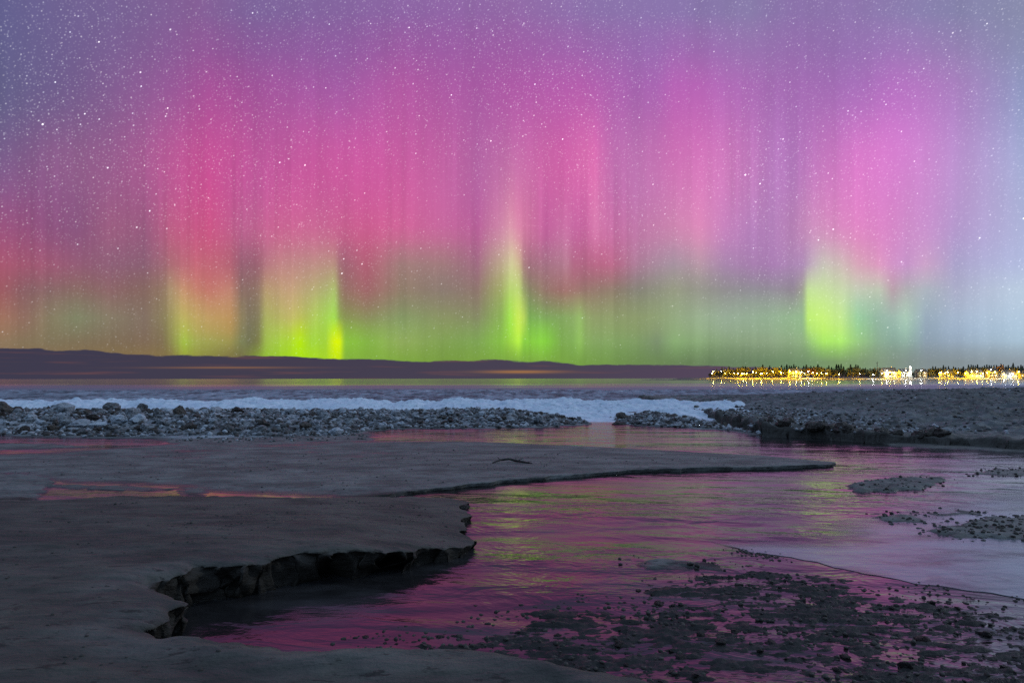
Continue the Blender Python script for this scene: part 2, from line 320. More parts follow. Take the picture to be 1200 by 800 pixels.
def terrain(x, y, full=True):
    """height and sideways shift of the ground"""
    sh = x.shape
    bed = -0.11 + 0.02 * fbm(x * 0.8, y * 1.6, 3, 3)
    z = bed.copy(); ox = np.zeros(sh); oy = np.zeros(sh)
    vignette = np.zeros(sh); soak = np.zeros(sh); icy = np.zeros(sh); brown = np.zeros(sh)
    # shallow rippled bed
    m = (y < 9.5) & (y > 1.0)
    s = sdf(x[m], y[m], POLY_S)
    k = sst(-0.35, 0.5, s + 0.35 * fbm(x[m], y[m] * 2, 3, 23))
    ripple = 0.014 * fbm(x[m] * 1.6, y[m] * 4.0, 4, 21, 0.6) + 0.016 * fbm(x[m] * 5.5, y[m] * 15, 4, 22, 0.65)
    z[m] = z[m] * (1 - k) + k * (0.0005 + ripple); soak[m] = sst(0.2, 0.7, k)
    # little islands
    for i, (poly, h) in enumerate(ISLES):
        ys = [p[1] for p in poly]
        m = (y > min(ys) - 1.2) & (y < max(ys) + 1.2)
        xm, ym = x[m], y[m]
        s = sdf(xm + 0.10 * fbm(xm * 3, ym * 5, 4, 31 + i), ym + 0.14 * fbm(xm * 3, ym * 5, 4, 41 + i), poly)
        hz = h * sst(-0.03, 0.10, s) * (0.75 + 0.5 * fbm(xm * 5, ym * 5, 3, 51)) - 0.11 * (1 - sst(-0.25, 0.0, s))
        z[m] = np.maximum(z[m], hz)
    # bank the camera stands on
    m = y < 12
    xm, ym = x[m], y[m]
    hb = hBn(xm, ym); top = hb + 0.026 * np.clip(hb / 0.2, 0.2, 1) * fbm(xm * 0.6, ym * 1.3, 4, 61) + 0.006 * fbm(xm * 3, ym * 8, 4, 62)
    near = np.interp(xm, [-2.6, -1.75, -1.35, -0.8, -0.4], [0.2, 0.5, 2.0, 1.6, 0.9])
    near = near * np.clip(0.75 + 0.9 * pnoise(xm * 3.1, ym * 3.1, 66), 0.15, 1.5)
    near *= 1 - 0.85 * sst(-1.9, -1.2, xm) * (1 - sst(4.3, 4.8, ym))
    zb, d, gx, gy, p, t = bank(xm, ym, POLY_B, top, 2.0 * hb * near, 0.6, 63, 0.06, 3.2)
    zb = zb + 0.045 * np.exp(-((p - 0.16) / 0.14) ** 2) * (p > 0) * (1 - sst(4.3, 4.9, ym)) * sst(-1.9, -1.3, xm) * (1 + 0.5 * pnoise(xm * 2, ym * 2, 67))
    wall = (p < 0) & (t < 1)
    rag = np.where(wall, (0.05 * fbm(xm * 9, ym * 9, 3, 64) + 0.03 * fbm(xm * 22, ym * 22, 2, 65)) * np.sin(np.pi * np.clip(t, 0, 1)), 0) * (hb / 0.25)
    soak[m] *= 1 - sst(-0.25, -0.05, p); vignette[m] = sst(-0.55, -0.2, p) * (1 - 0.35 * np.exp(-((p - 0.15) / 0.2) ** 2) * (1 - sst(4.5, 5.5, ym)))  # vignette painted into the near-bank sand colour, weaker along the lip
    brown[m] = np.maximum(brown[m], 1.3 * sst(-0.02, -0.06, p) * sst(-0.5, -0.3, p))  # paints the shade of the undercut hollow into the wall colour
    up = zb > z[m]
    z[m] = np.where(up, zb, z[m])
    ox[m] += gx * (d + rag); oy[m] += gy * (d + rag)
    # middle sandbar
    m = (y > 7.5) & (y < 24)
    xm, ym = x[m], y[m]
    s0 = sdf(xm, ym, POLY_A)
    base = np.interp(xm, [-7, -3.2, -1.6, 5, 6.6], [0.034, 0.036, 0.07, 0.11, 0.05])
    top = np.minimum(base, 0.022 + 0.05 * np.clip(s0, 0, 2)) * 0.35 + base * 0.65
    far = sst(11.8, 14.5, ym)
    top = top * (1 - 0.55 * far) + 0.012 * fbm(xm * 0.5, ym * 1.2, 4, 71) + 0.003 * fbm(xm * 4, ym * 8, 3, 72)
    za, d, gx, gy, p, t = bank(xm, ym, POLY_A, np.maximum(top, 0.012), 0.6 * np.maximum(top, 0.012), 0.4, 73, 0.07, 2.2)
    wl = sst(-2.6, -1.3, xm) * (1 - 0.6 * far)
    zg = top * sst(-0.05, 0.7, p) - 0.07 * (1 - sst(-0.9, 0.0, p))
    za = za * wl + zg * (1 - wl); d = d * wl
    z[m] = np.maximum(z[m], za); ox[m] += gx * d; oy[m] += gy * d
    # gravel fringe
    m = (y > 15) & (y < 22)
    s = sdf(x[m], y[m], POLY_F); z[m] = np.maximum(z[m], 0.03 * sst(-0.3, 0.2, s + 0.2 * fbm(x[m] * 2, y[m] * 3, 3, 75)) - 0.004)
    # rubble ridge under the ice boulders
    for poly, sd, hh in ((POLY_D, 81, 0.42), (POLY_D2, 91, 0.46)):
        m = (y > 15) & (y < 34)
        xm, ym = x[m], y[m]
        s = sdf(xm + 0.2 * fbm(xm, ym, 3, sd), ym + 0.25 * fbm(xm, ym, 3, sd + 1), poly)
        crest = hh * (0.82 + 0.3 * pnoise(xm * 0.35, 0 * ym, sd + 2))
        hz = -0.11 + 0.14 * sst(-0.35, 0.05, s) + crest * sst(0.1, 3.0, s) + (0.06 * fbm(xm * 2.2, ym * 2.2, 3, sd + 3) + 0.05 * np.abs(fbm(xm * 5, ym * 5, 2, sd + 4))) * sst(0, 1.0, s)
        z[m] = np.maximum(z[m], hz); icy[m] = np.maximum(icy[m], sst(-0.2, 0.3, s))
    # right bank, an ice-bound shelf with a cut front
    m = (y > 11) & (y < 66)
    xm, ym = x[m], y[m]
    s0 = sdf(xm, ym, POLY_C)
    front = np.interp(xm, [5, 7, 8.3, 9.5, 12, 13, 40], [0.34, 0.40, 0.28, 0.25, 0.30, 0.37, 0.42])
    lump = np.abs(fbm(xm * 1.3, ym * 1.3, 4, 101)) * 0.22 * np.interp(xm, [5, 6, 9, 12, 13, 40], [0.9, 1, 1, 0.7, 0.25, 0.2])
    top = front * 0.72 + lump * np.exp(-np.maximum(s0, 0) / 2.0)
    back = 0.75 * sst(1.2, 20, s0) * (1 - 0.9 * sst(44, 57, ym))
    rough = (0.09 * fbm(xm * 0.5, ym * 0.9, 4, 103) + 0.09 * fbm(xm * 1.4, ym * 1.8, 4, 104, 0.65)) * sst(0.4, 3.0, s0)
    zc, d, gx, gy, p, t = bank(xm, ym, POLY_C, top, 0.25 * top, 0.5, 105, 0.25, 1.1)
    zc = zc + (back + rough) * sst(0, 0.3, p)
    # narrow low ledge of sand at the foot
    zl = 0.035 * sst(-0.75, -0.5, p) - 0.10 * (1 - sst(-0.95, -0.6, p))
    zl = np.where(xm > 9, zl, -1)
    z[m] = np.maximum(np.maximum(z[m], zc), zl); ox[m] += gx * d * 0.8; oy[m] += gy * d * 0.8
    icy[m] = np.maximum(icy[m], sst(0.5, 2.5, p) * 0.75)
    brown[m] = np.maximum(brown[m], (1 - sst(0.0, 0.7, np.abs(p + 0.1))))
    return z, ox, oy, icy, brown, vignette, soak

def mesh_from_grid(name, X, Y, Z, attrs=None, mat=None):
    nr, nc = X.shape
    me = bpy.data.meshes.new(name)
    co = np.stack([X, Y, Z], -1).reshape(-1, 3).astype(np.float32)
    idx = np.arange(nr * nc).reshape(nr, nc)
    q = np.stack([idx[:-1, :-1], idx[:-1, 1:], idx[1:, 1:], idx[1:, :-1]], -1).reshape(-1, 4).astype(np.int32)
    me.vertices.add(len(co)); me.vertices.foreach_set('co', co.ravel())
    me.loops.add(q.size); me.loops.foreach_set('vertex_index', q.ravel())
    me.polygons.add(len(q)); me.polygons.foreach_set('loop_start', np.arange(0, q.size, 4, dtype=np.int32))
    me.polygons.foreach_set('use_smooth', np.ones(len(q), bool))
    me.update(calc_edges=True)
    for k, v in (attrs or {}).items():
        a = me.attributes.new(k, 'FLOAT', 'POINT'); a.data.foreach_set('value', v.ravel().astype(np.float32))
    if mat: me.materials.append(mat)
    o = bpy.data.objects.new(name, me); COL.objects.link(o)
    return o

# ------------------------------------------------------------------ materials
def material(name):
    m = bpy.data.materials.new(name); m.use_nodes = True
    t = NT(m.node_tree); t.n.clear()
    p = t.node('ShaderNodeBsdfPrincipled')
    out = t.node('ShaderNodeOutputMaterial', {'Surface': p.outputs[0]})
    return m, t, p

def mat_ground():
    m, t, p = material('frozen_sand')
    pos = t.node('ShaderNodeNewGeometry').outputs['Position']
    sp = t.node('ShaderNodeSeparateXYZ', {0: pos}).outputs
    st = t.xyz(sp[0], t.math('MULTIPLY', sp[1], 2.6), t.math('MULTIPLY', sp[2], 4.0))
    big = t.noise(st, 0.45, 4.0, 0.55)
    mid = t.noise(st, 2.6, 5.0, 0.6)
    fine = t.noise(pos, 55.0, 3.0, 0.6)
    grain = t.noise(pos, 240.0, 2.0, 0.6)
    col = t.mix(t.mapr(mid, 0.35, 0.68), (0.135, 0.131, 0.12), (0.24, 0.232, 0.214))
    col = t.mix(t.mapr(big, 0.35, 0.7, 0.0, 0.6), col, (0.23, 0.225, 0.215))
    patch = t.noise(t.xyz(sp[0], t.math('MULTIPLY', sp[1], 1.8), 9.0), 0.9, 6.0, 0.7)
    col = t.mix(t.mapr(patch, 0.40, 0.58, 0.8, 0.0), col, (0.07, 0.067, 0.062))
    # stray dark crumbs
    cr = t.noise(st, 5.5, 4.0, 0.7)
    col = t.mix(t.mapr(cr, 0.58, 0.64, 0.0, 0.85), col, (0.05, 0.045, 0.04))
    # wet close to the water
    wet = t.mapr(t.math('ADD', sp[2], t.math('MULTIPLY_ADD', mid, 0.016, -0.008)), 0.002, 0.015, 1.0, 0.0)
    wet = t.math('MAXIMUM', wet, t.node('ShaderNodeAttribute', attribute_name='soak').outputs['Fac'])
    col = t.mix(t.math('MULTIPLY', wet, 0.9), col, t.mix(mid, (0.012, 0.010, 0.010), (0.036, 0.031, 0.030)))
    ice = t.node('ShaderNodeAttribute', attribute_name='icy').outputs['Fac']
    brn = t.node('ShaderNodeAttribute', attribute_name='brown').outputs['Fac']
    icn = t.noise(pos, 1.7, 6.0, 0.68)
    st2 = t.xyz(t.math('MULTIPLY', sp[0], 0.35), sp[1], 0.0)
    icl = t.noise(st2, 0.55, 5.0, 0.6)
    icol = t.mix(t.mapr(icn, 0.42, 0.62), (0.05, 0.049, 0.048), (0.30, 0.31, 0.33))
    icol = t.mix(t.mapr(icl, 0.52, 0.70, 0.0, 0.85), icol, (0.62, 0.66, 0.72))
    icol = t.mix(t.math('MULTIPLY', t.mapr(t.math('ADD', sp[0], t.math('MULTIPLY_ADD', icl, 8.0, -4.0)), 9.0, 15.0), 0.8), icol, t.mix(t.mapr(icn, 0.40, 0.62), (0.035, 0.035, 0.035), (0.14, 0.14, 0.142)))
    col = t.mix(t.math('MULTIPLY', ice, t.math('SUBTRACT', 1.0, t.math('MULTIPLY', wet, 0.6))), col, icol)
    col = t.mix(t.math('MULTIPLY', brn, 0.8), col, t.mix(mid, (0.028, 0.024, 0.021), (0.12, 0.105, 0.092)))  # dark brown cut face; on the near bank also painted undercut shade
    vig = t.node('ShaderNodeAttribute', attribute_name='vignette').outputs['Fac']
    col = t.mix(t.math('MULTIPLY', vig, 0.9), col, t.mix(1.0, col, (0.45, 0.41, 0.35), 'MULTIPLY'))  # multiplies the painted vignette into the near-bank sand
    t.put(p.inputs['Base Color'], col)
    rough = t.mapr(mid, 0.3, 0.7, 0.62, 0.85)
    soak = t.node('ShaderNodeAttribute', attribute_name='soak').outputs['Fac']
    rough = t.math('SUBTRACT', rough, t.math('MULTIPLY', wet, t.math('MULTIPLY_ADD', soak, -0.24, 0.42)))
    t.put(p.inputs['Roughness'], rough)
    t.put(p.inputs['Specular IOR Level'], t.math('MULTIPLY_ADD', soak, -0.20, 0.35))
    h = t.math('ADD', t.math('MULTIPLY', t.math('ADD', mid, t.math('MULTIPLY', patch, 0.8)), 0.050), t.math('ADD', t.math('MULTIPLY', fine, 0.009), t.math('MULTIPLY', grain, 0.0018)))
    h = t.math('ADD', h, t.math('MULTIPLY', t.math('MULTIPLY', ice, icn), 0.22))
    b = t.node('ShaderNodeBump', {'Height': h, 'Strength': 0.85, 'Distance': 1.0})
    t.put(p.inputs['Normal'], b.outputs[0])
    return m

def mat_creek():
    m, t, p = material('creek_water')
    pos = t.node('ShaderNodeNewGeometry').outputs['Position']
    sp = t.node('ShaderNodeSeparateXYZ', {0: pos}).outputs
    skew = t.math('ADD', sp[1], t.math('MULTIPLY', sp[0], 0.10))
    v1 = t.xyz(t.math('MULTIPLY', sp[0], 0.55), skew, 0.0)
    a = t.noise(v1, 2.6, 4.0, 0.55, 0.6)
    c = t.noise(v1, 9.0, 3.0, 0.6, 0.3)
    e_ = t.noise(v1, 0.85, 3.0, 0.5, 0.5)
    calm = t.mapr(t.noise(t.xyz(t.math('MULTIPLY', sp[0], 0.4), sp[1], 7.0), 0.55, 3.0, 0.5), 0.38, 0.62, 0.30, 1.0)
    h = t.math('MULTIPLY', t.math('ADD', t.math('MULTIPLY', e_, 0.075), t.math('ADD', t.math('MULTIPLY', a, 0.062), t.math('MULTIPLY', c, 0.011))), calm)
    b = t.node('ShaderNodeBump', {'Height': h, 'Strength': 0.8, 'Distance': 1.0})
    t.put(p.inputs['Normal'], b.outputs[0])
    skim = t.mapr(t.noise(v1, 1.1, 5.0, 0.6, 0.4), 0.48, 0.72)
    t.put(p.inputs['Base Color'], t.mix(skim, (0.020, 0.018, 0.018), (0.075, 0.070, 0.072)))
    t.put(p.inputs['Roughness'], t.mapr(skim, 0.0, 1.0, 0.12, 0.28))
    t.put(p.inputs['IOR'], 1.36)
    t.put(p.inputs['Specular IOR Level'], 0.5)
    return m

def mat_lake():
    m, t, p = material('lake_water')
    pos = t.node('ShaderNodeNewGeometry').outputs['Position']
    sp = t.node('ShaderNodeSeparateXYZ', {0: pos}).outputs
    v1 = t.xyz(t.math('MULTIPLY', sp[0], 0.12), sp[1], 0.0)
    n = t.noise(v1, 0.12, 4.0, 0.6)
    sk = t.noise(t.xyz(t.math('MULTIPLY', sp[0], 0.012), t.math('MULTIPLY', sp[1], 0.05), 2.0), 1.0, 5.0, 0.65)
    near = t.mapr(sp[1], 100.0, 260.0, 0.42, -0.12)
    skin = t.mapr(t.math('ADD', sk, near), 0.55, 0.85)
    t.put(p.inputs['Base Color'], t.mix(skin, (0.07, 0.085, 0.105), (0.17, 0.20, 0.25)))
    t.put(p.inputs['Roughness'], t.math('ADD', t.mapr(n, 0.35, 0.65, 0.07, 0.13), t.math('MULTIPLY', skin, 0.35)))
    t.put(p.inputs['Specular IOR Level'], t.mapr(skin, 0.0, 1.0, 0.5, 0.22))
    t.put(p.inputs['IOR'], 1.33)
    return m

def mat_simple(name, ca, cb, rough=0.6, scale=8.0, bump=0.01, bscale=None, spec=0.4, lo=0.35, hi=0.65, obj=True, metal=0.0):
    m, t, p = material(name)
    v = t.node('ShaderNodeTexCoord').outputs['Object'] if obj else t.node('ShaderNodeNewGeometry').outputs['Position']
    n = t.noise(v, scale, 5.0, 0.6)
    t.put(p.inputs['Base Color'], t.mix(t.mapr(n, lo, hi), ca, cb))
    t.put(p.inputs['Roughness'], rough); t.put(p.inputs['Specular IOR Level'], spec); t.put(p.inputs['Metallic'], metal)
    if bump:
        n2 = t.noise(v, bscale or scale * 3, 4.0, 0.65)
        b = t.node('ShaderNodeBump', {'Height': t.math('MULTIPLY', n2, bump), 'Strength': 1.0, 'Distance': 1.0})
        t.put(p.inputs['Normal'], b.outputs[0])
    return m

def mat_boulder(name, sandy, icy, amount):
    m, t, p = material(name)
    oc = t.node('ShaderNodeTexCoord').outputs['Object']
    rnd = t.node('ShaderNodeObjectInfo').outputs['Random']
    v = t.node('ShaderNodeVectorMath', {0: oc, 1: t.xyz(t.math('MULTIPLY', rnd, 37.0), rnd, 0.0)}, operation='ADD').outputs[0]
    n = t.noise(v, 3.2, 5.0, 0.65)
    col = t.mix(t.mapr(t.math('ADD', n, t.math('MULTIPLY_ADD', rnd, 0.3, -0.15)), amount - 0.1, amount + 0.1), sandy, icy)
    n2 = t.noise(v, 14.0, 4.0, 0.7)
    col = t.mix(t.mapr(n2, 0.55, 0.7, 0.0, 0.6), col, (0.06, 0.05, 0.045))
    t.put(p.inputs['Base Color'], col)
    t.put(p.inputs['Roughness'], 0.6); t.put(p.inputs['Specular IOR Level'], 0.4)
    b = t.node('ShaderNodeBump', {'Height': t.math('MULTIPLY', t.math('ADD', n, t.math('MULTIPLY', n2, 0.35)), 0.10), 'Strength': 0.9, 'Distance': 1.0})
    t.put(p.inputs['Normal'], b.outputs[0])
    return m

def mat_emit(name, col, strength):
    m, t, p = material(name)
    t.put(p.inputs['Base Color'], (0.8, 0.8, 0.8)); t.put(p.inputs['Emission Color'], col); t.put(p.inputs['Emission Strength'], strength)
    return m

M_GROUND = mat_ground(); M_CREEK = mat_creek(); M_LAKE = mat_lake()

# ------------------------------------------------------------------ object helpers
def tag(o, label=None, cat=None, group=None, kind=None):
    if label: o['label'] = label
    if cat: o['category'] = cat
    if group: o['group'] = group
    if kind: o['kind'] = kind
    return o
def link(name, me, mats=(), parent=None):
    o = bpy.data.objects.new(name, me)
    for m in mats:
        if m.name not in [x.name for x in me.materials if x]: me.materials.append(m)
    COL.objects.link(o)
    if parent: o.parent = parent
    return o
def bm_link(name, bm, mats=(), parent=None, smooth=False):
    me = bpy.data.meshes.new(name); bm.to_mesh(me); bm.free()
    if smooth: me.polygons.foreach_set('use_smooth', np.ones(len(me.polygons), bool))
    return link(name, me, mats, parent)
def empty(name, loc, rz=0.0):
    o = bpy.data.objects.new(name, None); o.location = loc; o.rotation_euler = (0, 0, rz); COL.objects.link(o); return o
def add_box(bm, c, s, mi=0, rz=0.0):
    r = bmesh.ops.create_cube(bm, size=1.0, matrix=Matrix.Translation(c) @ Matrix.Rotation(rz, 4, 'Z') @ Matrix.Diagonal((*s, 1)))
    for f in {f for v in r['verts'] for f in v.link_faces}: f.material_index = mi
    return r['verts']
def add_cyl(bm, a, b, r1, r2, seg=8, mi=0, caps=True):
    a = Vector(a); b = Vector(b); d = b - a
    M = Matrix.Translation((a + b) / 2) @ d.to_track_quat('Z', 'Y').to_matrix().to_4x4()
    r = bmesh.ops.create_cone(bm, cap_ends=caps, segments=seg, radius1=r1, radius2=r2, depth=d.length, matrix=M)
    for f in {f for v in r['verts'] for f in v.link_faces}: f.material_index = mi
    return r['verts']
def copy_tree(o, parent=None):
    c = o.copy(); COL.objects.link(c)
    if parent: c.parent = parent
    for ch in list(o.children): copy_tree(ch, c)
    return c

# ------------------------------------------------------------------ ground sheet
NR, NC = 1050, 1050
rows = np.concatenate([[-40, -12, -4, -1, 0.4], np.geomspace(1.3, 64, NR)])
uu = np.sinh(np.linspace(-1.6, 1.6, NC)) / np.sinh(1.6) * 1.35
wid = np.maximum(rows + 2.5, 3.6)
GY = np.repeat(rows[:, None], NC, 1)
GX = uu[None, :] * wid[:, None]
gz, gox, goy, gicy, gbrown, gvignette, gsoak = terrain(GX, GY)
ground = mesh_from_grid('ground', GX + gox, GY + goy, gz, {'icy': gicy, 'brown': gbrown, 'vignette': gvignette, 'soak': gsoak}, M_GROUND)
tag(ground, kind='structure')

def height(x, y):
    x = np.atleast_1d(np.asarray(x, float)); y = np.atleast_1d(np.asarray(y, float))
    return terrain(x, y)[0]

# ------------------------------------------------------------------ water
def sheet(name, x0, x1, y0, y1, z, mat):
    bm = bmesh.new()
    vs = [bm.verts.new(p) for p in ((x0, y0, z), (x1, y0, z), (x1, y1, z), (x0, y1, z))]
    bm.faces.new(vs)
    return tag(bm_link(name, bm, [mat]), kind='structure')
sheet('creek_water', -120, 120, -40, 36, 0.0, M_CREEK)
sheet('lake_water', -26000, 26000, 36, 30000, 0.0, M_LAKE)
sheet('lake_bed', -26000, 26000, -500, 30000, -1.2, mat_simple('lake_bed_sand', (0.05, 0.045, 0.04), (0.08, 0.07, 0.06), obj=False, bump=0))

# ------------------------------------------------------------------ snow ridge behind the rubble
def mat_snow():
    m, t, p = material('wind_packed_snow')
    pos = t.node('ShaderNodeNewGeometry').outputs['Position']
    n = t.noise(pos, 0.9, 5.0, 0.6); n2 = t.noise(pos, 6.0, 4.0, 0.6)
    col = t.mix(t.mapr(n, 0.35, 0.7), (0.80, 0.89, 0.98), (0.60, 0.70, 0.85))
    col = t.mix(t.mapr(n2, 0.52, 0.68, 0.0, 0.7), col, (0.30, 0.35, 0.44))
    t.put(p.inputs['Base Color'], col); t.put(p.inputs['Roughness'], 0.75)
    b = t.node('ShaderNodeBump', {'Height': t.math('ADD', t.math('MULTIPLY', n, 0.14), t.math('MULTIPLY', n2, 0.03)), 'Strength': 0.7, 'Distance': 1.0})
    t.put(p.inputs['Normal'], b.outputs[0])
    return m
sx = np.linspace(-46, 13.5, 620); sy = np.linspace(24.3, 41, 170)
SX, SY = np.meshgrid(sx, sy)
crest = 0.45 + 0.20 * pnoise(SX * 0.28, 0 * SY, 201) + 0.10 * pnoise(SX * 0.9, 0 * SY, 202) + 0.05 * pnoise(SX * 2.6, 0 * SY, 206)
SZ = crest * sst(24.6, 33, SY + 0.6 * pnoise(SX * 0.4, SY * 0.4, 203)) * (1 - sst(34.5, 39.5, SY)) + (0.10 * fbm(SX * 0.7, SY * 0.9, 5, 204, 0.65) + 0.09 * np.abs(fbm(SX * 2.2, SY * 2.2, 3, 207))) * sst(25, 29, SY)
SZ = SZ + 0.07 * np.maximum(0, fbm(SX * 0.9, SY * 1.4, 3, 205)) * np.exp(-((SY - 33.5) / 1.2) ** 2)
SZ = SZ - 0.25 * (1 - sst(24.3, 25.2, SY)) - 0.25 * sst(39, 41, SY) - 0.50 * sst(8.5, 13.0, SX + 1.2 * fbm(SX * 0.5, SY * 0.6, 3, 208))
tag(mesh_from_grid('snow_bank', SX, SY, SZ, None, mat_snow()), kind='structure')

# slush ice floating on the near lake
def mat_slush():
    m, t, p = material('slush_ice')
    pos = t.node('ShaderNodeNewGeometry').outputs['Position']
    sp = t.node('ShaderNodeSeparateXYZ', {0: pos}).outputs
    v = t.xyz(t.math('MULTIPLY', sp[0], 1.0), t.math('MULTIPLY', sp[1], 0.30), 0.0)
    n = t.noise(v, 0.8, 6.0, 0.7); n2 = t.noise(v, 0.10, 3.0, 0.5)
    f = t.math('ADD', n, t.math('ADD', t.math('MULTIPLY_ADD', n2, 0.3, -0.15), t.math('MULTIPLY_ADD', sp[2], 0.6, -0.05)))
    col = t.mix(t.mapr(f, 0.42, 0.60), (0.085, 0.095, 0.115), (0.32, 0.36, 0.43))
    col = t.mix(t.mapr(f, 0.66, 0.74), col, (0.7, 0.75, 0.8))
    t.put(p.inputs['Base Color'], col); t.put(p.inputs['Roughness'], 0.7); t.put(p.inputs['Specular IOR Level'], 0.2)
    b = t.node('ShaderNodeBump', {'Height': t.math('MULTIPLY', n, 0.25), 'Strength': 0.8, 'Distance': 1.0})
    t.put(p.inputs['Normal'], b.outputs[0])
    return m
sy = np.concatenate([np.linspace(38.5, 92, 200), np.linspace(92.3, 116, 60)]); su = np.linspace(-1, 1, 620)
SY = np.repeat(sy[:, None], 620, 1); SX = su[None, :] * (sy[:, None] * 1.15 + 20)
SZ = 0.07 + 0.13 * np.maximum(-0.25, fbm(SX * 0.55, SY * 0.30, 4, 211, 0.7)) + 0.05 * np.maximum(0, fbm(SX * 0.12, SY * 0.2, 3, 212))
far = 100 + 12 * fbm(SX * 0.03, SY * 0.02, 3, 213)
SZ = SZ * (1 - 0.5 * sst(80, 100, SY)) - 0.3 * sst(-3, 3, SY - far) - 0.4 * (1 - sst(38.5, 40, SY))
tag(mesh_from_grid('slush_ice', SX, SY, SZ, None, mat_slush()), kind='structure')

# ------------------------------------------------------------------ thin ice on the right of the creek
def mat_ice():
    m, t, p = material('thin_milky_ice')
    pos = t.node('ShaderNodeNewGeometry').outputs['Position']
    sp = t.node('ShaderNodeSeparateXYZ', {0: pos}).outputs
    v = t.xyz(t.math('MULTIPLY', sp[0], 0.5), sp[1], 0.0)
    n = t.noise(v, 1.4, 5.0, 0.6, 0.5)
    t.put(p.inputs['Base Color'], t.mix(t.mapr(n, 0.35, 0.7), (0.14, 0.14, 0.158), (0.36, 0.365, 0.41)))
    t.put(p.inputs['Roughness'], t.mapr(n, 0.35, 0.7, 0.17, 0.30)); t.put(p.inputs['IOR'], 1.31)
    n2 = t.noise(v, 7.0, 4.0, 0.6)
    b = t.node('ShaderNodeBump', {'Height': t.math('MULTIPLY', n2, 0.012), 'Strength': 0.7, 'Distance': 1.0})
    t.put(p.inputs['Normal'], b.outputs[0])
    # thins out to clear ice and open water on its far side
    d = t.math('SUBTRACT', t.math('MULTIPLY_ADD', sp[0], 0.585, 5.73), sp[1])
    n3 = t.noise(v, 1.1, 5.0, 0.65, 0.4)
    al = t.mapr(t.math('ADD', d, t.math('MULTIPLY_ADD', n3, 2.4, -1.2)), 0.05, 0.95, 0.0, 1.0, 'SMOOTHSTEP')
    al = t.math('MULTIPLY', al, t.mapr(n, 0.30, 0.50, 0.55, 1.0))
    mx = t.node('ShaderNodeMixShader', {0: al, 1: t.node('ShaderNodeBsdfTransparent').outputs[0], 2: p.outputs[0]})
    t.node('ShaderNodeOutputMaterial', {'Surface': mx.outputs[0]})
    for nd in list(t.n):
        if nd.type == 'OUTPUT_MATERIAL' and nd.inputs[0].links[0].from_node != mx: t.n.remove(nd)
    return m
M_ICE = mat_ice()
ice_outline = [(800,624),(822,631),(850,637),(863,642),(880,647),(905,651),(930,653),(960,657),(978,664),(1000,670),(1022,677),(1050,681),(1080,686),(1110,688),(1140,693),(1170,697),(1200,701),(1300,716),
               (1420,690),(1420,600),(1300,560),(1180,570),(1120,585),(1060,596),(1000,612),(930,618),(870,619)]
pts = []
for i in range(len(ice_outline)):
    a = Vector(G(*ice_outline[i], 0.008)); b = Vector(G(*ice_outline[(i + 1) % len(ice_outline)], 0.008))
    n = max(2, int((b - a).length / 0.05))
    for k in range(n):
        q = a.lerp(b, k / n)
        j = mnoise.noise_vector(Vector((q.x * 2.2, q.y * 2.2, 1.0))) * 0.13 + mnoise.noise_vector(Vector((q.x * 11, q.y * 11, 2.0))) * 0.02
        pts.append((q.x + j.x, q.y + j.y * 1.5))
bm = bmesh.new()
tv = [bm.verts.new((x, y, 0.005 + 0.004 * mnoise.noise(Vector((x * 2, y * 2, 3))))) for x, y in pts]
ctr_dir = Vector((6.0, 7.0))
bv = [bm.verts.new((x, y, -0.012)) for x, y in pts]
bm.faces.new(tv)
for i in range(len(pts)):
    j = (i + 1) % len(pts); bm.faces.new((tv[j], tv[i], bv[i], bv[j]))
bmesh.ops.recalc_face_normals(bm, faces=bm.faces)
bmesh.ops.triangulate(bm, faces=[f for f in bm.faces if len(f.verts) > 4], ngon_method='EAR_CLIP')
tag(bm_link('ice_sheet', bm, [M_ICE]), 'thin pale lavender sheet of ice with a dark ragged edge lying over the shallow creek', 'ice sheet')

# ------------------------------------------------------------------ rocks and frozen lumps
def rock_mesh(name, seed, sub=3, rough=0.28, flat=0.75, facets=7, smooth=False):
    bm = bmesh.new(); bmesh.ops.create_icosphere(bm, subdivisions=sub, radius=1.0)
    rs = random.Random(seed)
    planes = []
    for _ in range(facets):
        n = Vector((rs.gauss(0, 1), rs.gauss(0, 1), rs.gauss(0, 1))).normalized(); planes.append((n, rs.uniform(0.62, 0.9)))
    off = Vector((seed * 3.1, seed * 1.7, seed * 0.9))
    for v in bm.verts:
        d = v.co.normalized(); r = 1.0
        for n, h in planes:
            c = d.dot(n)
            if c > 0.05: r = min(r, h / c)
        r *= 1 + rough * mnoise.noise(d * 1.5 + off) + rough * 0.45 * mnoise.noise(d * 4 + off) + rough * 0.2 * mnoise.noise(d * 9 + off)
        v.co = Vector((d.x * r, d.y * r, d.z * r * flat))
    me = bpy.data.meshes.new(name); bm.to_mesh(me); bm.free()
    me.polygons.foreach_set('use_smooth', np.full(len(me.polygons), smooth, bool))
    return me

MB_GREY = mat_boulder('sandy_ice_grey', (0.15, 0.148, 0.145), (0.48, 0.51, 0.56), 0.50)
MB_PALE = mat_boulder('sandy_ice_pale', (0.26, 0.27, 0.28), (0.66, 0.72, 0.80), 0.43)
MB_DARK = mat_boulder('sandy_ice_brown', (0.055, 0.042, 0.034), (0.15, 0.125, 0.105), 0.55)
kinds = {'grey': [], 'pale': [], 'dark': []}
for k, mt in (('grey', MB_GREY), ('pale', MB_PALE), ('dark', MB_DARK)):
    for i in range(6):
        me = rock_mesh('ice_boulder', 20 * len(k) + i + (3 if k == 'dark' else 0), 3, 0.34, 0.72 + 0.05 * (i % 3), 9 + i)
        me.materials.append(mt); kinds[k].append(me)

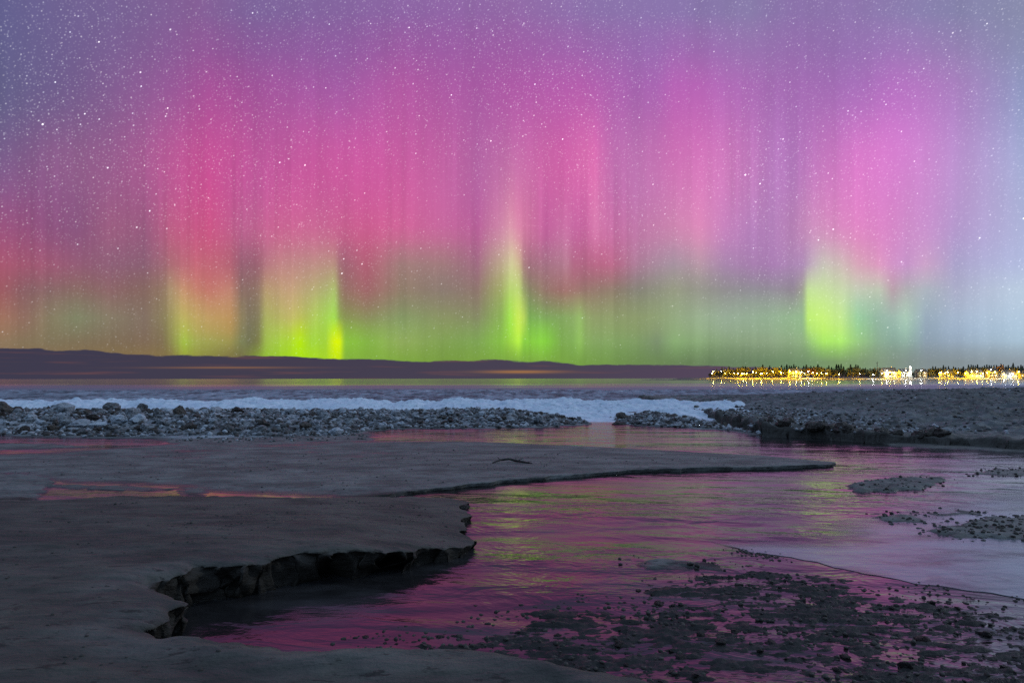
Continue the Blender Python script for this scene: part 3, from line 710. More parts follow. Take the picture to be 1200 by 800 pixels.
placed = []
def put_rock(name, me, x, y, s, label, cat, group=None, sink=0.35, sx=1.0, sz=1.0, rz=None, zz=None):
    o = bpy.data.objects.new(name, me); COL.objects.link(o)
    z = float(height(x, y)[0]) if zz is None else zz
    o.location = (x, y, z + s * 0.7 * sz * (1 - 2 * sink))
    o.rotation_euler = (random.uniform(-0.25, 0.25), random.uniform(-0.25, 0.25), random.uniform(0, 6.28) if rz is None else rz)
    o.scale = (s * sx, s * random.uniform(0.85, 1.1), s * sz)
    return tag(o, label, cat, group)

# landmarks of the ridge
def RG(px, py, z): return G(px, py, z)
special = [  # photo position of the base, assumed ground height, half width px, kind, label
 (211, 491, 0.30, 10, 'dark', 1.0, 1.25, 'dark brown peaked boulder standing up in the rubble ridge against the snow'),
 (96, 484, 0.34, 10, 'dark', 1.0, 0.7, 'long low dark brown block lying on the rubble crest in front of snow'),
 (5, 487, 0.30, 12, 'dark', 1.0, 1.0, 'dark rounded boulder at the cut-off end of the rubble ridge'),
 (21, 485, 0.32, 8, 'dark', 1.0, 0.9, 'smaller dark boulder leaning beside the dark boulder at the ridge end'),
 (71, 486, 0.32, 15, 'grey', 1.1, 0.9, 'large grey rounded boulder just beside the long low dark brown block'),
 (131, 482, 0.36, 13, 'grey', 1.2, 0.9, 'broad grey domed boulder on the crest of the rubble ridge'),
 (166, 480, 0.38, 8, 'grey', 1.0, 1.0, 'round grey boulder poking up against the snow from the ridge crest'),
 (155, 491, 0.25, 10, 'pale', 1.0, 1.0, 'pale upright wedge of ice in the middle of the rubble ridge'),
 (140, 501, 0.12, 12, 'pale', 1.1, 0.9, 'pale rounded lump with a dark underside low on the ridge front'),
 (162, 502, 0.10, 12, 'pale', 1.1, 0.75, 'pale flat-topped lump next to the rounded lump with dark underside'),
 (117, 503, 0.09, 13, 'pale', 1.2, 0.7, 'pale low lump sitting at the foot of the ridge near the sand'),
 (92, 502, 0.10, 12, 'grey', 1.2, 0.6, 'flattish grey slab lump at the foot of the rubble ridge'),
 (177, 491, 0.24, 8, 'dark', 1.0, 1.0, 'dark boulder wedged between pale lumps short of the peaked boulder'),
 (195, 489, 0.28, 8, 'pale', 1.0, 1.0, 'pale boulder close beside the dark brown peaked boulder'),
 (370, 478, 0.40, 7, 'grey', 1.5, 0.9, 'grey slanting block on the crest jutting up against the snow'),
 (277, 488, 0.28, 9, 'dark', 1.0, 0.9, 'dark brown block in the rubble past the peaked boulder'),
 (238, 483, 0.36, 7, 'grey', 1.0, 0.9, 'grey round lump on the crest just past the peaked boulder'),
 (632, 490, 0.25, 9, 'grey', 1.0, 1.0, 'rounded brownish grey boulder near the creek mouth end of the ridge'),
 (730, 480, 0.42, 9, 'dark', 1.3, 1.0, 'dark spiky block at the creek mouth where the second ridge begins'),
 (726, 492, 0.16, 8, 'dark', 1.2, 0.9, 'dark lump at the water edge of the creek mouth'),
]
for i, (px, py, zg, hw, k, sxx, szz, lab) in enumerate(special):
    x, y = RG(px, py, zg)
    s = hw / FPX * y * 0.88
    put_rock('ice_boulder', kinds[k][i % 6], x, y, s, lab, 'ice boulder', None, 0.2, sxx, szz)
    placed.append((x, y, s))

def scatter(n, sampler, size, kindp, label_of, group_of, minsep=0.75):
    c = 0; tries = 0
    while c < n and tries < n * 60:
        tries += 1
        x, y = sampler()
        s = size(x, y)
        if any((x - a) ** 2 + (y - b) ** 2 < (minsep * (s + q)) ** 2 for a, b, q in placed): continue
        r = random.random()
        k = 'grey' if r < kindp[0] else ('pale' if r < kindp[0] + kindp[1] else 'dark')
        put_rock('ice_boulder', random.choice(kinds[k]), x, y, s, label_of(k), 'ice boulder', group_of(k), random.uniform(0.12, 0.35), random.uniform(0.9, 1.35), random.uniform(0.75, 1.1))
        placed.append((x, y, s)); c += 1
COLN = {'grey': 'grey', 'pale': 'pale', 'dark': 'dark brown'}
def in_poly(poly, x, y, mrg=0.1): return float(sdf(np.array([x]), np.array([y]), poly)[0]) > mrg
def samp(poly, x0, x1, y0, y1, ux0=None, ux1=None):
    def f():
        while True:
            y = random.uniform(y0, y1); x = random.uniform(x0, x1)
            if ux0 is not None and not (ux0 < 600 + x / y * FPX < ux1): continue
            if in_poly(poly, x, y): return x, y
    return f
scatter(165, samp(POLY_D, -24, -4, 19.2, 25.2, -60, 420), lambda x, y: random.choice((0.09, 0.11, 0.12, 0.14, 0.16, 0.20)) * random.uniform(0.85, 1.15), (0.5, 0.22, 0.28),
        lambda k: f'{COLN[k]} frozen lump among the big boulders of the rubble ridge before the snow', lambda k: f'{COLN[k]} lumps in the boulder end of the ridge')
scatter(75, samp(POLY_D, -6, 3, 21.5, 25.2, 420, 700), lambda x, y: random.uniform(0.08, 0.15), (0.5, 0.3, 0.2),
        lambda k: f'{COLN[k]} small frozen lump in the fine rubble between boulders and creek mouth', lambda k: f'{COLN[k]} lumps in the fine rubble')
scatter(38, samp(POLY_D2, 3, 8, 20, 26.5, 715, 900), lambda x, y: random.uniform(0.08, 0.14), (0.5, 0.3, 0.2),
        lambda k: f'{COLN[k]} small frozen lump in the second ridge beyond the creek mouth', lambda k: f'{COLN[k]} lumps in the second ridge')

# clods of the eroded bank front
for i in range(30):
    px = random.uniform(892, 1010) if i < 22 else random.uniform(1010, 1110)
    px_ = px
    while True:
        y = random.uniform(15.5, 21.0); x = (px_ - 600) / FPX * y
        if 0.05 < float(sdf(np.array([x]), np.array([y]), POLY_C)[0]) < 0.9: break
    me = kinds['dark'][i % 6]
    put_rock('frozen_clod', me, x, y, random.uniform(0.10, 0.24), 'dark brown frozen clod on the eroded front of the shelf beyond the creek', 'clod', 'clods on the eroded shelf front', 0.4)

# everything too small to count: rubble along the ridges and on the shelf
def rubble(name, spots, mats):
    base = []
    for i in range(8):
        m = rock_mesh('tmp', 300 + i, 1, 0.35, 0.8, 6)
        co = np.array([v.co[:] for v in m.vertices]); fa = np.array([p.vertices[:] for p in m.polygons]); base.append((co, fa)); bpy.data.meshes.remove(m)
    cos = []; fas = []; mis = []; off = 0
    for (x, y, z, s, mi) in spots:
        co, fa = base[random.randrange(8)]
        a = random.uniform(0, 6.28); ca, sa = math.cos(a), math.sin(a)
        q = co * np.array([s * random.uniform(0.8, 1.3), s, s * random.uniform(0.7, 1.1)])
        q = np.stack([q[:, 0] * ca - q[:, 1] * sa + x, q[:, 0] * sa + q[:, 1] * ca + y, q[:, 2] + z + 0.25 * s], 1)
        cos.append(q); fas.append(fa + off); mis.append(np.full(len(fa), mi)); off += len(q)
    co = np.concatenate(cos).astype(np.float32); fa = np.concatenate(fas).astype(np.int32); mi = np.concatenate(mis).astype(np.int32)
    me = bpy.data.meshes.new(name)
    me.vertices.add(len(co)); me.vertices.foreach_set('co', co.ravel())
    me.loops.add(fa.size); me.loops.foreach_set('vertex_index', fa.ravel())
    me.polygons.add(len(fa)); me.polygons.foreach_set('loop_start', np.arange(0, fa.size, 3, dtype=np.int32))
    me.polygons.foreach_set('material_index', mi)
    me.update(calc_edges=True)
    for m in mats: me.materials.append(m)
    o = bpy.data.objects.new(name, me); COL.objects.link(o)
    return o
RUB = [mat_simple('rubble_grey', (0.09, 0.088, 0.085), (0.26, 0.27, 0.285), 0.65, 3.0, 0.02),
       mat_simple('rubble_pale', (0.30, 0.31, 0.33), (0.60, 0.64, 0.70), 0.6, 3.0, 0.02),
       mat_simple('rubble_dark', (0.035, 0.03, 0.026), (0.09, 0.075, 0.065), 0.7, 3.0, 0.02)]
def spots_in(poly, n, x0, x1, y0, y1, s0, s1, probs):
    X = rng.uniform(x0, x1, n * 4); Y = rng.uniform(y0, y1, n * 4)
    k = (sdf(X, Y, poly) > 0.0) & (np.abs(X / Y) < 0.95)
    X = X[k][:n]; Y = Y[k][:n]; Z = height(X, Y)
    S = s0 + (s1 - s0) * rng.random(len(X)) ** 2.2
    Mi = rng.choice(3, len(X), p=probs)
    return list(zip(X, Y, Z, S, Mi))
sp = spots_in(POLY_D, 13000, -26, 3, 18.6, 26.5, 0.018, 0.10, (0.46, 0.26, 0.28))
sp += spots_in(POLY_D2, 3200, 3, 9, 19, 28, 0.018, 0.09, (0.48, 0.22, 0.30))
sp += spots_in(POLY_C, 3000, 5, 12, 17, 30, 0.015, 0.08, (0.46, 0.22, 0.32))
tag(rubble('ice_rubble', sp, RUB), kind='stuff')
sp = spots_in(POLY_C, 3600, 6, 30, 16.5, 44, 0.015, 0.075, (0.72, 0.08, 0.20))
tag(rubble('shelf_rubble', sp, RUB), kind='stuff')
# gravel: fringe, island edges
sp = spots_in(POLY_F, 260, -9, -3, 17, 20, 0.015, 0.05, (0.5, 0.2, 0.3))
for (poly, h), n in zip(ISLES, (90, 50, 50, 520, 90, 20, 0, 0, 0, 0)):
    xs = [p[0] for p in poly]; ys = [p[1] for p in poly]
    X = rng.uniform(min(xs) - 0.15, max(xs) + 0.15, n * 3); Y = rng.uniform(min(ys) - 0.2, max(ys) + 0.2, n * 3)
    d = sdf(X, Y, poly); k = (d > -0.18); X = X[k][:n]; Y = Y[k][:n]
    Z = np.maximum(height(X, Y), -0.004)
    sp += [(x, y, z, 0.008 + 0.022 * random.random() ** 2, 2) for x, y, z in zip(X, Y, Z)]
X = rng.uniform(-1.2, 6, 16000); Y = rng.uniform(2.4, 5.6, 16000)
kk = (sdf(X, Y, POLY_S) > 0.05) & (sdf(X, Y, POLY_B) < -0.05) & (np.abs(X / Y) < 1.0) & (fbm(X * 1.3, Y * 2.2, 3, 401) > -0.25)
X = X[kk][:5200]; Y = Y[kk][:5200]; Z = np.maximum(height(X, Y), -0.004)
sp += [(x, y, z - 0.003, 0.004 + 0.017 * random.random() ** 3, 2) for x, y, z in zip(X, Y, Z)]
for poly, n, x0, x1, y0, y1 in ((POLY_B, 620, -5, 0.6, 2.4, 8.5), (POLY_A, 420, -9, 6.5, 9.5, 15)):
    X = rng.uniform(x0, x1, n * 3); Y = rng.uniform(y0, y1, n * 3)
    kk = (sdf(X, Y, poly) > 0.12) & (fbm(X * 0.9, Y * 1.6, 3, 411) > 0.05)
    X = X[kk][:n]; Y = Y[kk][:n]; Z = height(X, Y)
    sp += [(x, y, z - 0.003, 0.003 + 0.011 * random.random() ** 3 + 0.0006 * y, 2) for x, y, z in zip(X, Y, Z)]
for k in range(1500):
    i = random.randrange(3, 16); f = random.random()
    a = ice_outline[i]; b = ice_outline[i + 1]
    x, y = G(a[0] + (b[0] - a[0]) * f, a[1] + (b[1] - a[1]) * f, 0.008)
    if mnoise.noise(Vector((x * 2.2, y * 2.2, 5.0))) < 0.02 + 0.25 * random.random(): continue
    sp.append((x + random.gauss(0, 0.06), y + random.gauss(-0.05, 0.08), max(0.0, float(height(x, y)[0])) - 0.004, 0.004 + 0.013 * random.random() ** 2, 2))
tag(rubble('gravel', sp, RUB), kind='stuff')

# stones in the shallows
M_STONE = mat_boulder('wet_dark_stone', (0.022, 0.017, 0.016), (0.05, 0.038, 0.034), 0.5)
M_STONE_R = mat_boulder('wet_reddish_stone', (0.055, 0.028, 0.026), (0.10, 0.055, 0.048), 0.5)
stone_me = []
for i in range(7):
    me = rock_mesh('stone', 70 + i, 3, 0.40, 0.45 + 0.06 * i, 11, True); me.materials.append(M_STONE); stone_me.append(me)
stone_red = rock_mesh('stone', 91, 3, 0.2, 0.9, 9); stone_red.materials.append(M_STONE_R)
named = [ # photo x, y of the stone, half width px, label, red
 (771, 705, 6.5, 'squarish reddish stone alone where the dark shallows meet the pink creek', True),
 (428, 742, 7.0, 'smooth dark stone in the black shallows beside the sandy lip', False),
 (557, 706, 4.5, 'small dark stone alone in the calm pink part of the creek', False),
 (533, 741, 6.0, 'low dark stone at the rim of the shallows above the sandy lip', False),
 (1060, 779, 9.0, 'large dark round stone in the violet shallows, biggest of its cluster', False),
 (1081, 746, 9.0, 'broad reddish brown stone in the shallows well clear of the ice edge', True),
 (1155, 741, 7.0, 'dark stone with a small one below it in the shallows', False),
 (1180, 778, 8.0, 'dark blunt stone near the corner of the shallows', False),
 (999, 746, 7.0, 'dark knobbly stone in the middle of the shallows', False),
 (990, 766, 8.0, 'dark wide flat stone lying in the violet water', False),
 (980, 781, 6.5, 'dark flat pointed stone below the wide flat one', False),
 (844, 752, 7.0, 'dark stone at the end of a loose row in the shallows', False),
 (862, 736, 7.0, 'dark rounded stone topping the loose cluster in the shallows', False),
 (820, 740, 6.0, 'dark upright stone of the loose cluster in the shallows', False),
 (905, 750, 9.0, 'long low dark stone like a bar in the shallows', False),
 (891, 761, 5.0, 'small dark round stone just under the long low stone', False),
 (787, 783, 7.0, 'dark stone by itself close to the tip of the sandy lip', False),
 (725, 752, 7.0, 'dark double-humped stone in the rippled shallows', False),
]
for i, (px, py, hw, lab, red) in enumerate(named):
    x, y = G(px, py, 0.02); s = hw / FPX * y * 0.85
    put_rock('stone', stone_red if red else stone_me[i % 7], x, y, s, lab, 'stone', None, 0.36, random.uniform(0.95, 1.45), random.uniform(0.8, 1.0), zz=max(float(height(x, y)[0]), -0.01))
    placed.append((x, y, s))
c = 0
while c < 110:
    px = random.uniform(440, 1230); py = random.uniform(690, 830)
    x, y = G(px, py)
    if not in_poly(POLY_S, x, y, 0.05) or in_poly(POLY_B, x, y, -0.1): continue
    s = 0.008 + 0.020 * random.random() ** 2.5
    if any((x - a) ** 2 + (y - b) ** 2 < (1.1 * (s + q)) ** 2 for a, b, q in placed): continue
    put_rock('stone', random.choice(stone_me), x, y, s, 'tiny dark stone strewn with many others over the rippled shallows', 'stone', 'tiny stones over the shallows', 0.38, random.uniform(0.9, 1.6), 0.9, zz=max(float(height(x, y)[0]), -0.006))
    placed.append((x, y, s)); c += 1

# clods broken off the end of the near bank
for px, py, hw, lab in ((543, 591, 5, 'black clod hanging at the broken end of the bank, nearest the sandbar'), (541, 600, 4, 'small black clod in the middle notch of the broken bank end'), (543, 616, 5, 'black clod under the jutting tip of the broken bank end')):
    x, y = G(px, py, 0.05)
    put_rock('frozen_clod', kinds['dark'][3], x, y, hw / FPX * y, lab, 'clod', None, 0.15, 1.2, 0.8, zz=0.0)

random.seed(31)
# driftwood on the sandbar
def driftwood():
    bm = bmesh.new()
    path = [G(577, 542.5, 0.08), G(586, 541.2, 0.08), G(596, 540.6, 0.08), G(606, 541.2, 0.08), G(616, 542.2, 0.08), G(623, 543.2, 0.08)]
    zs = [0.0, 0.035, 0.045, 0.02, 0.008, 0.0]; rr = [0.010, 0.018, 0.020, 0.022, 0.018, 0.008]
    P = [Vector((p[0], p[1], float(height(p[0], p[1])[0]) + zs[i] + 0.008)) for i, p in enumerate(path)]
    fine = []
    for i in range(len(P) - 1):
        for k in range(5):
            f = k / 5; fine.append((P[i].lerp(P[i + 1], f), rr[i] * (1 - f) + rr[i + 1] * f))
    fine.append((P[-1], rr[-1]))
    rings = []
    for i, (c_, r_) in enumerate(fine):
        d = (fine[min(i + 1, len(fine) - 1)][0] - fine[max(i - 1, 0)][0]).normalized()
        s = d.cross(Vector((0, 0, 1))).normalized(); u_ = s.cross(d)
        ring = []
        for k in range(9):
            a = k / 9 * 2 * math.pi
            q = r_ * (1 + 0.3 * mnoise.noise(Vector((i * 0.4, k * 1.3, 0))))
            ring.append(bm.verts.new(c_ + s * math.cos(a) * q + u_ * math.sin(a) * q))
        rings.append(ring)
    for a, b in zip(rings, rings[1:]):
        for k in range(9): bm.faces.new((a[k], a[(k + 1) % 9], b[(k + 1) % 9], b[k]))
    bm.faces.new(rings[0][::-1]); bm.faces.new(rings[-1])
    add_cyl(bm, P[3], P[3] + Vector((0.10, -0.04, 0.05)), 0.011, 0.004, 7); add_cyl(bm, P[1], P[1] + Vector((-0.05, 0.05, 0.05)), 0.009, 0.004, 7); add_cyl(bm, P[4], P[4] + Vector((0.12, 0.10, 0.01)), 0.010, 0.003, 7)
    o = bm_link('driftwood', bm, [mat_simple('wet_driftwood', (0.018, 0.015, 0.013), (0.05, 0.042, 0.035), 0.6, 12.0, 0.004)], smooth=True)
    tag(o, 'dark bent stick of driftwood lying alone on the grey sandbar', 'driftwood')
driftwood()

# ------------------------------------------------------------------ the far point of land with its town
TD = 600.0
def TX(px, Y): return (px - 600.0) / FPX * Y
M_LAND = mat_simple('shore_sand_and_grass', (0.10, 0.09, 0.06), (0.22, 0.19, 0.14), 0.8, 0.08, 0.1, obj=False)
lx = np.linspace(TX(755, TD), 760, 260); ly = np.linspace(540, 760, 70)
LX, LY = np.meshgrid(lx, ly)
shore = TD - 8 + 6 * fbm(LX * 0.015, 0 * LX, 3, 301) + 30 * np.clip((TX(850, TD) - LX) / 60, 0, 1) ** 1.5
tipw = sst(TX(822, TD), TX(850, TD), LX)
LZ = -1.0 + 1.6 * sst(-3, 2, LY - shore) + 1.6 * sst(2, 30, LY - shore) * tipw + 0.3 * fbm(LX * 0.05, LY * 0.05, 3, 302)
LZ = LZ - 2.4 * sst(735, 760, LY) - (1 - sst(TX(765, TD), TX(800, TD), LX)) * 1.35
tag(mesh_from_grid('far_shore', LX, LY, LZ, None, M_LAND), kind='structure')
def land_z(x, y):
    i = int(np.clip(np.searchsorted(lx, x), 1, len(lx) - 1)); j = int(np.clip(np.searchsorted(ly, y), 1, len(ly) - 1))
    return float(LZ[j, i])

# trees: trunk, limbs and leaf clumps
M_BARK = mat_simple('bark', (0.05, 0.04, 0.03), (0.10, 0.08, 0.06), 0.85, 2.0, 0.0)
M_CON = mat_simple('conifer_needles', (0.035, 0.055, 0.022), (0.075, 0.095, 0.040), 0.8, 1.5, 0.0)
M_LEAF = mat_simple('green_leaves', (0.09, 0.09, 0.025), (0.17, 0.15, 0.045), 0.75, 1.2, 0.0)
M_AUT = mat_simple('autumn_leaves', (0.16, 0.065, 0.02), (0.26, 0.13, 0.03), 0.75, 1.2, 0.0)
def leaf(bm, c, s, mi=0):
    n = Vector((random.gauss(0, 1), random.gauss(0, 1), random.gauss(0, 1))).normalized()
    a = n.orthogonal().normalized(); b = n.cross(a)
    vs = [bm.verts.new(c + a * s * random.uniform(0.6, 1.2) * math.cos(t) + b * s * random.uniform(0.6, 1.2) * math.sin(t)) for t in (0.2, 1.5, 2.7, 3.9, 5.2)]
    bm.faces.new(vs).material_index = mi
def conifer(seed, h=12.0):
    random.seed(seed)
    root = bpy.data.objects.new('conifer_tree', None); COL.objects.link(root)
    bm = bmesh.new(); add_cyl(bm, (0, 0, -0.6), (0, 0, h * 0.93), 0.22, 0.04, 7)
    tiers = 11
    for k in range(tiers):
        z = h * (0.14 + 0.8 * k / tiers); r = (h * 0.20) * (1 - k / tiers) ** 0.8 + 0.3
        for q in range(4):
            a = random.uniform(0, 6.28); add_cyl(bm, (0, 0, z), (math.cos(a) * r, math.sin(a) * r, z - 0.25 * r), 0.05, 0.02, 4)
    bm_link('trunk', bm, [M_BARK], root)
    bm = bmesh.new()
    for k in range(tiers * 3):
        f = k / (tiers * 3); z = h * (0.13 + 0.87 * f); r = (h * 0.21) * (1 - f) ** 0.85 + 0.15
        r *= random.uniform(0.65, 1.2)
        for q in range(10):
            a = random.uniform(0, 6.28); rr = r * math.sqrt(random.uniform(0.05, 1))
            leaf(bm, Vector((math.cos(a) * rr, math.sin(a) * rr, z - 0.3 * rr + random.uniform(-0.2, 0.2))), random.uniform(0.28, 0.5))
    bm_link('crown', bm, [M_CON], root)
    return root
def broadleaf(seed, h, mat, name):
    random.seed(seed)
    root = bpy.data.objects.new(name, None); COL.objects.link(root)
    bm = bmesh.new(); add_cyl(bm, (0, 0, -0.6), (0, 0, h * 0.55), 0.26, 0.12, 7)
    cl = []
    for q in range(9):
        a = random.uniform(0, 6.28); r = random.uniform(0.3, 1) * h * 0.27; z = h * random.uniform(0.42, 0.88)
        e = Vector((math.cos(a) * r, math.sin(a) * r, z)); add_cyl(bm, (0, 0, h * random.uniform(0.25, 0.5)), e, 0.09, 0.03, 5); cl.append((e, h * random.uniform(0.11, 0.18)))
    bm_link('trunk', bm, [M_BARK], root)
    bm = bmesh.new()
    for e, r in cl:
        for q in range(36):
            d = Vector((random.gauss(0, 1), random.gauss(0, 1), random.gauss(0, 0.8))).normalized() * r * random.uniform(0.4, 1.1)
            leaf(bm, e + d, random.uniform(0.25, 0.5))
    bm_link('crown', bm, [mat], root)
    return root
cons = [conifer(500 + i, 11 + i) for i in range(4)]
leafs = [broadleaf(520 + i, 8.5 + 0.8 * i, M_LEAF, 'leafy_tree') for i in range(4)]
auts = [broadleaf(540 + i, 9 + 0.8 * i, M_AUT, 'autumn_tree') for i in range(3)]
used = set()
def plant(protos, x, y, s, label, cat, group):
    p = random.choice(protos)
    o = p if p not in used else copy_tree(p)
    used.add(p)
    o.location = (x, y, land_z(x, y)); o.rotation_euler = (0, 0, random.uniform(0, 6.28)); o.scale = (s * random.uniform(0.9, 1.15),) * 2 + (s,)
    tag(o, label, cat, group)
random.seed(77)
px = 832.0
while px < 1216:
    env = np.interp(px, [830, 842, 860, 930, 1000, 1030, 1036, 1055, 1085, 1090, 1210], [0.45, 0.72, 0.92, 1.0, 0.98, 0.8, 0.55, 0.5, 0.55, 0.9, 1.08])
    # back row of conifers
    Y = TD + random.uniform(34, 60)
    plant(cons, TX(px, Y), Y, env * random.uniform(0.72, 1.0), 'tall dark conifer in the wooded skyline of the lit point', 'tree', 'conifers of the far point')
    if random.random() < 0.75:
        Y = TD + random.uniform(20, 34); q = px + random.uniform(-2, 2)
        at = (1160 < q < 1180) or random.random() < 0.08
        plant(auts if at else leafs, TX(q, Y), Y, env * random.uniform(0.75, 1.05), 'orange-leaved tree glowing under the street lamps of the lit point' if at else 'rounded leafy tree lit golden by the shore lamps of the point', 'tree', 'orange trees of the far point' if at else 'leafy trees of the far point')
    if (px < 965 and random.random() < 0.6) or random.random() < 0.35:
        Y = TD + random.uniform(8, 16)
        plant(leafs, TX(px, Y), Y, random.uniform(0.35, 0.6), 'rounded leafy tree lit golden by the shore lamps of the point', 'tree', 'leafy trees of the far point')
    px += random.uniform(2.2, 3.4)

# street lamps along the shore
M_POLE = mat_simple('painted_lamp_post', (0.05, 0.05, 0.05), (0.09, 0.09, 0.09), 0.5, 3.0, 0.0, metal=0.6)
M_LY = mat_emit('lamp_sodium', (1.0, 0.58, 0.012), 3400.0)
M_LW = mat_emit('lamp_white', (0.85, 0.95, 1.0), 2600.0)
def make_lamp(mat):
    root = bpy.data.objects.new('street_lamp', None); COL.objects.link(root)
    bm = bmesh.new(); add_cyl(bm, (0, 0, -0.5), (0, 0, 6.0), 0.12, 0.07, 8); add_cyl(bm, (0, 0, -0.5), (0, 0, 0.5), 0.2, 0.18, 8)
    add_cyl(bm, (0, 0, 5.95), (0, -0.5, 6.15), 0.05, 0.05, 6)
    bm_link('post', bm, [M_POLE], root)
    bm = bmesh.new(); bmesh.ops.create_icosphere(bm, subdivisions=1, radius=0.26, matrix=Matrix.Translation((0, -0.62, 6.0)))
    bm_link('globe', bm, [mat], root, True)
    bm = bmesh.new(); add_cyl(bm, (0, -0.62, 6.3), (0, -0.62, 6.42), 0.32, 0.12, 10)
    bm_link('cap', bm, [M_POLE], root)
    return root
lampY, lampW = make_lamp(M_LY), make_lamp(M_LW)
first = {'y': True, 'w': True}
LAMPS = [(836,'y',1.0),(845,'y',1.0),(860,'y',.8),(871,'y',.7),(882,'y',1.0),(893,'y',.8),(905,'y',1.0),(915,'y',.8),(925,'y',1.1),(933,'y',1.0),(939,'y',.9),(947,'w',1.0),(952,'y',.8),(968,'y',.8),(983,'y',.7),
         (1007,'y',.7),(1023,'w',.6),(1033,'y',.8),(1039,'w',1.2),(1043,'y',.9),(1047,'y',.9),(1061,'w',1.1),(1079,'w',1.1),(1102,'y',.8),(1110,'y',.9),(1122,'y',.9),(1138,'y',1.0),(1144,'y',1.0),(1151,'y',.7),(1161,'w',1.3),(1165,'y',.9),(1176,'w',.7),(1186,'w',.7),(1193,'y',.9)]
random.seed(5)
ADDED_BACK = [(q + random.uniform(-1.5, 1.5), 'y', -0.7) for q in (834, 839, 848, 854, 864, 868, 876, 886, 890, 898, 910, 919, 928, 943, 957, 962, 1036, 1050, 1056, 1099, 1106, 1117, 1130, 1147, 1156, 1172, 1190, 1197)]  # lamps added behind the shore row for a denser glow in the trees
for px, k, s in LAMPS + ADDED_BACK:
    p = lampY if k == 'y' else lampW
    o = p if first[k] else copy_tree(p); first[k] = False
    Y = TD + random.uniform(3, 9)
    if s < 0: s = -s; Y += 9
    if px < 850: Y += 22
    x = TX(px, Y); o.location = (x, Y, land_z(x, Y)); o.scale = (1, 1, s)
    tag(o, 'street lamp with a yellow glow on the shore of the wooded point' if k == 'y' else 'street lamp with a cold white glow on the shore of the wooded point', 'street lamp', 'yellow shore lamps' if k == 'y' else 'white shore lamps')

# lakeside houses
M_WALL_W = mat_simple('white_siding', (0.36, 0.35, 0.32), (0.46, 0.45, 0.42), 0.6, 0.7, 0.0)
M_WALL_T = mat_simple('tan_siding', (0.24, 0.20, 0.15), (0.30, 0.26, 0.20), 0.7, 0.7, 0.0)
M_ROOF = mat_simple('dark_shingles', (0.05, 0.045, 0.045), (0.09, 0.085, 0.08), 0.8, 1.5, 0.0)
M_WIN = mat_emit('lit_window', (1.0, 0.72, 0.30), 1.6)
def house(px, Y, wd, hh, wall, label):
    x = TX(px, Y); root = empty('lakeside_house', (x, Y, land_z(x, Y)), random.uniform(-0.15, 0.15))
    tag(root, label, 'house', None)
    dp = wd * 0.8
    bm = bmesh.new(); add_box(bm, (0, 0, hh / 2 - 0.4), (wd, dp, hh + 0.8))
    g = [bm.verts.new(p) for p in ((-wd/2, -dp/2, hh), (-wd/2, dp/2, hh), (-wd/2, 0, hh + dp * 0.38), (wd/2, -dp/2, hh), (wd/2, dp/2, hh), (wd/2, 0, hh + dp * 0.38))]
    bm.faces.new((g[1], g[0], g[2])); bm.faces.new((g[3], g[4], g[5]))
    bm_link('wall', bm, [wall], root)
    bm = bmesh.new(); e = 0.4; rz = hh + dp * 0.38
    for s in (-1, 1):
        q = [(-wd/2 - e, s * (dp/2 + e), hh - 0.25), (wd/2 + e, s * (dp/2 + e), hh - 0.25), (wd/2 + e, 0, rz + 0.15), (-wd/2 - e, 0, rz + 0.15)]
        lo = [bm.verts.new(p) for p in q]; hi = [bm.verts.new((p[0], p[1], p[2] + 0.22)) for p in q]
        bm.faces.new(lo); bm.faces.new(hi[::-1])
        for i in range(4): bm.faces.new((lo[i], lo[(i + 1) % 4], hi[(i + 1) % 4], hi[i]))
    bmesh.ops.recalc_face_normals(bm, faces=bm.faces)
    ro = bm_link('roof', bm, [M_ROOF], root)
    bm = bmesh.new(); add_box(bm, (wd * 0.25, 0.6, rz + 0.3), (0.7, 0.7, 1.8)); bm_link('chimney', bm, [M_WALL_T], ro)
    n = 3 if wd > 8 else 2
    for f in range(1 if hh < 4 else 2):
        for i in range(n):
            cx = (i - (n - 1) / 2) * wd / (n + 0.3)
            bm = bmesh.new(); add_box(bm, (cx, -dp / 2 - 0.03, 1.6 + 2.6 * f), (1.3, 0.05, 1.3))
            bm_link('window', bm, [M_WIN], root)
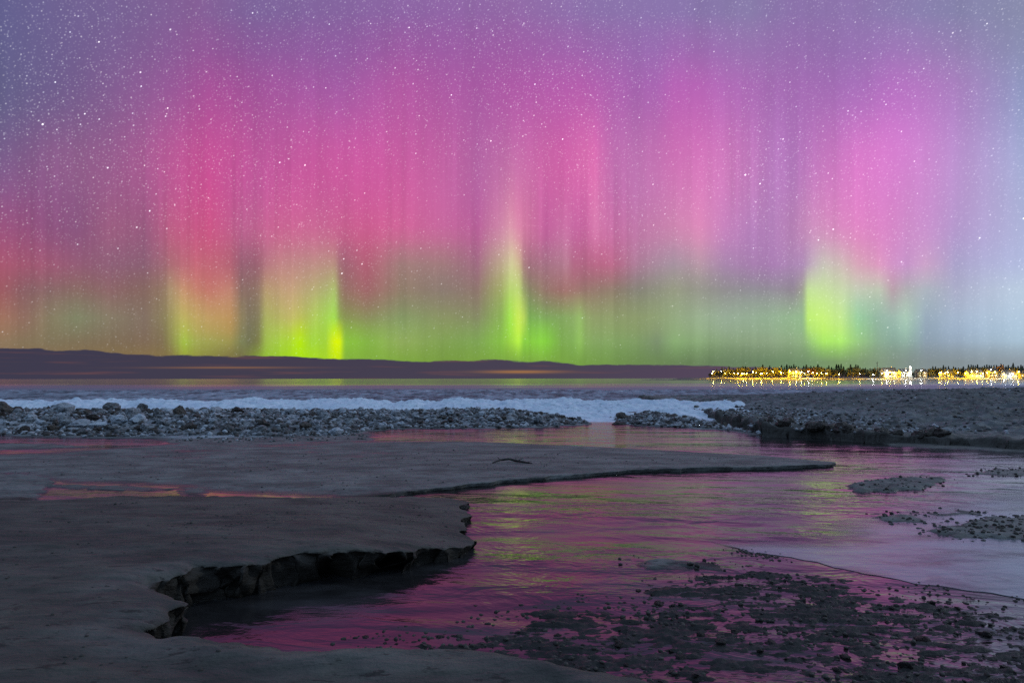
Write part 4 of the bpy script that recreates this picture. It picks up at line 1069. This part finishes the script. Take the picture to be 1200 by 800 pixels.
for px, dY, wd, hh, wl, lab in (
  (931, 14, 9, 5.2, M_WALL_W, 'white two-storey house under the brightest yellow lamps of the point'),
  (1041, 12, 11, 5.4, M_WALL_W, 'wide white house behind the cluster of white lamps'),
  (1059, 16, 8, 5.0, M_WALL_W, 'white house beside the pale lit tower'),
  (1079, 18, 8, 4.8, M_WALL_T, 'tan two-storey house beyond the lit tower, by a lone white lamp'),
  (1109, 14, 9, 3.2, M_WALL_W, 'low white house between dark trees past the gap in the wood'),
  (1141, 13, 12, 3.4, M_WALL_W, 'long low white house behind a close pair of yellow lamps'),
  (1162, 18, 8, 5.2, M_WALL_T, 'tan two-storey house behind the strongest white lamp by the orange trees'),
  (1181, 13, 12, 3.2, M_WALL_W, 'long low white house just past the orange trees'),
  (1199, 15, 9, 3.4, M_WALL_T, 'low tan house at the frame end of the shore')):
    house(px, TD + dY, wd, hh, wl, lab)

# pale lit tower and tall mast near the houses
Y = TD + 10; x = TX(1067, Y)
tw = empty('lighthouse', (x, Y, land_z(x, Y)))
tag(tw, 'slim white lighthouse tower with a lit lantern between two white houses', 'lighthouse')
bm = bmesh.new(); add_cyl(bm, (0, 0, -0.5), (0, 0, 8.6), 1.3, 0.9, 16); bm_link('tower', bm, [M_WALL_W], tw)
bm = bmesh.new(); add_cyl(bm, (0, 0, 8.6), (0, 0, 8.85), 1.4, 1.4, 16); bm_link('gallery', bm, [M_POLE], tw)
bm = bmesh.new(); add_cyl(bm, (0, 0, 8.85), (0, 0, 10.0), 0.6, 0.6, 12); bm_link('lantern', bm, [mat_emit('lantern_light', (1.0, 0.93, 0.75), 90.0)], tw)
bm = bmesh.new(); add_cyl(bm, (0, 0, 10.0), (0, 0, 10.9), 0.85, 0.05, 12); bm_link('lantern_roof', bm, [M_ROOF], tw)
Y = TD + 30; x = TX(1028, Y)
ms = empty('radio_mast', (x, Y, land_z(x, Y)))
tag(ms, 'tall thin grey mast rising over the gap in the trees', 'mast')
bm = bmesh.new(); add_cyl(bm, (0, 0, -0.5), (0, 0, 14.5), 0.35, 0.18, 8); bm_link('pole', bm, [M_POLE], ms)
bm = bmesh.new(); add_box(bm, (0, 0, 13.4), (1.8, 0.25, 0.25)); add_box(bm, (0, 0, 12.4), (1.2, 0.25, 0.25)); bm_link('crossarm', bm, [M_POLE], ms)
# wooden pier in the dark gap of the shore
Y = TD - 12
pr = empty('wooden_pier', (TX(972, Y), Y, 0)); tag(pr, 'dark wooden pier standing in the lake off the unlit stretch of shore', 'pier')
bm = bmesh.new(); add_box(bm, (0, 0, 0.95), (13, 2.4, 0.22)); bm_link('deck', bm, [M_BARK], pr)
for i in range(6):
    bm = bmesh.new(); add_cyl(bm, (-6 + 2.4 * i, -1.0, -1.0), (-6 + 2.4 * i, -1.0, 1.5), 0.16, 0.16, 8); bm_link('pile', bm, [M_BARK], pr)
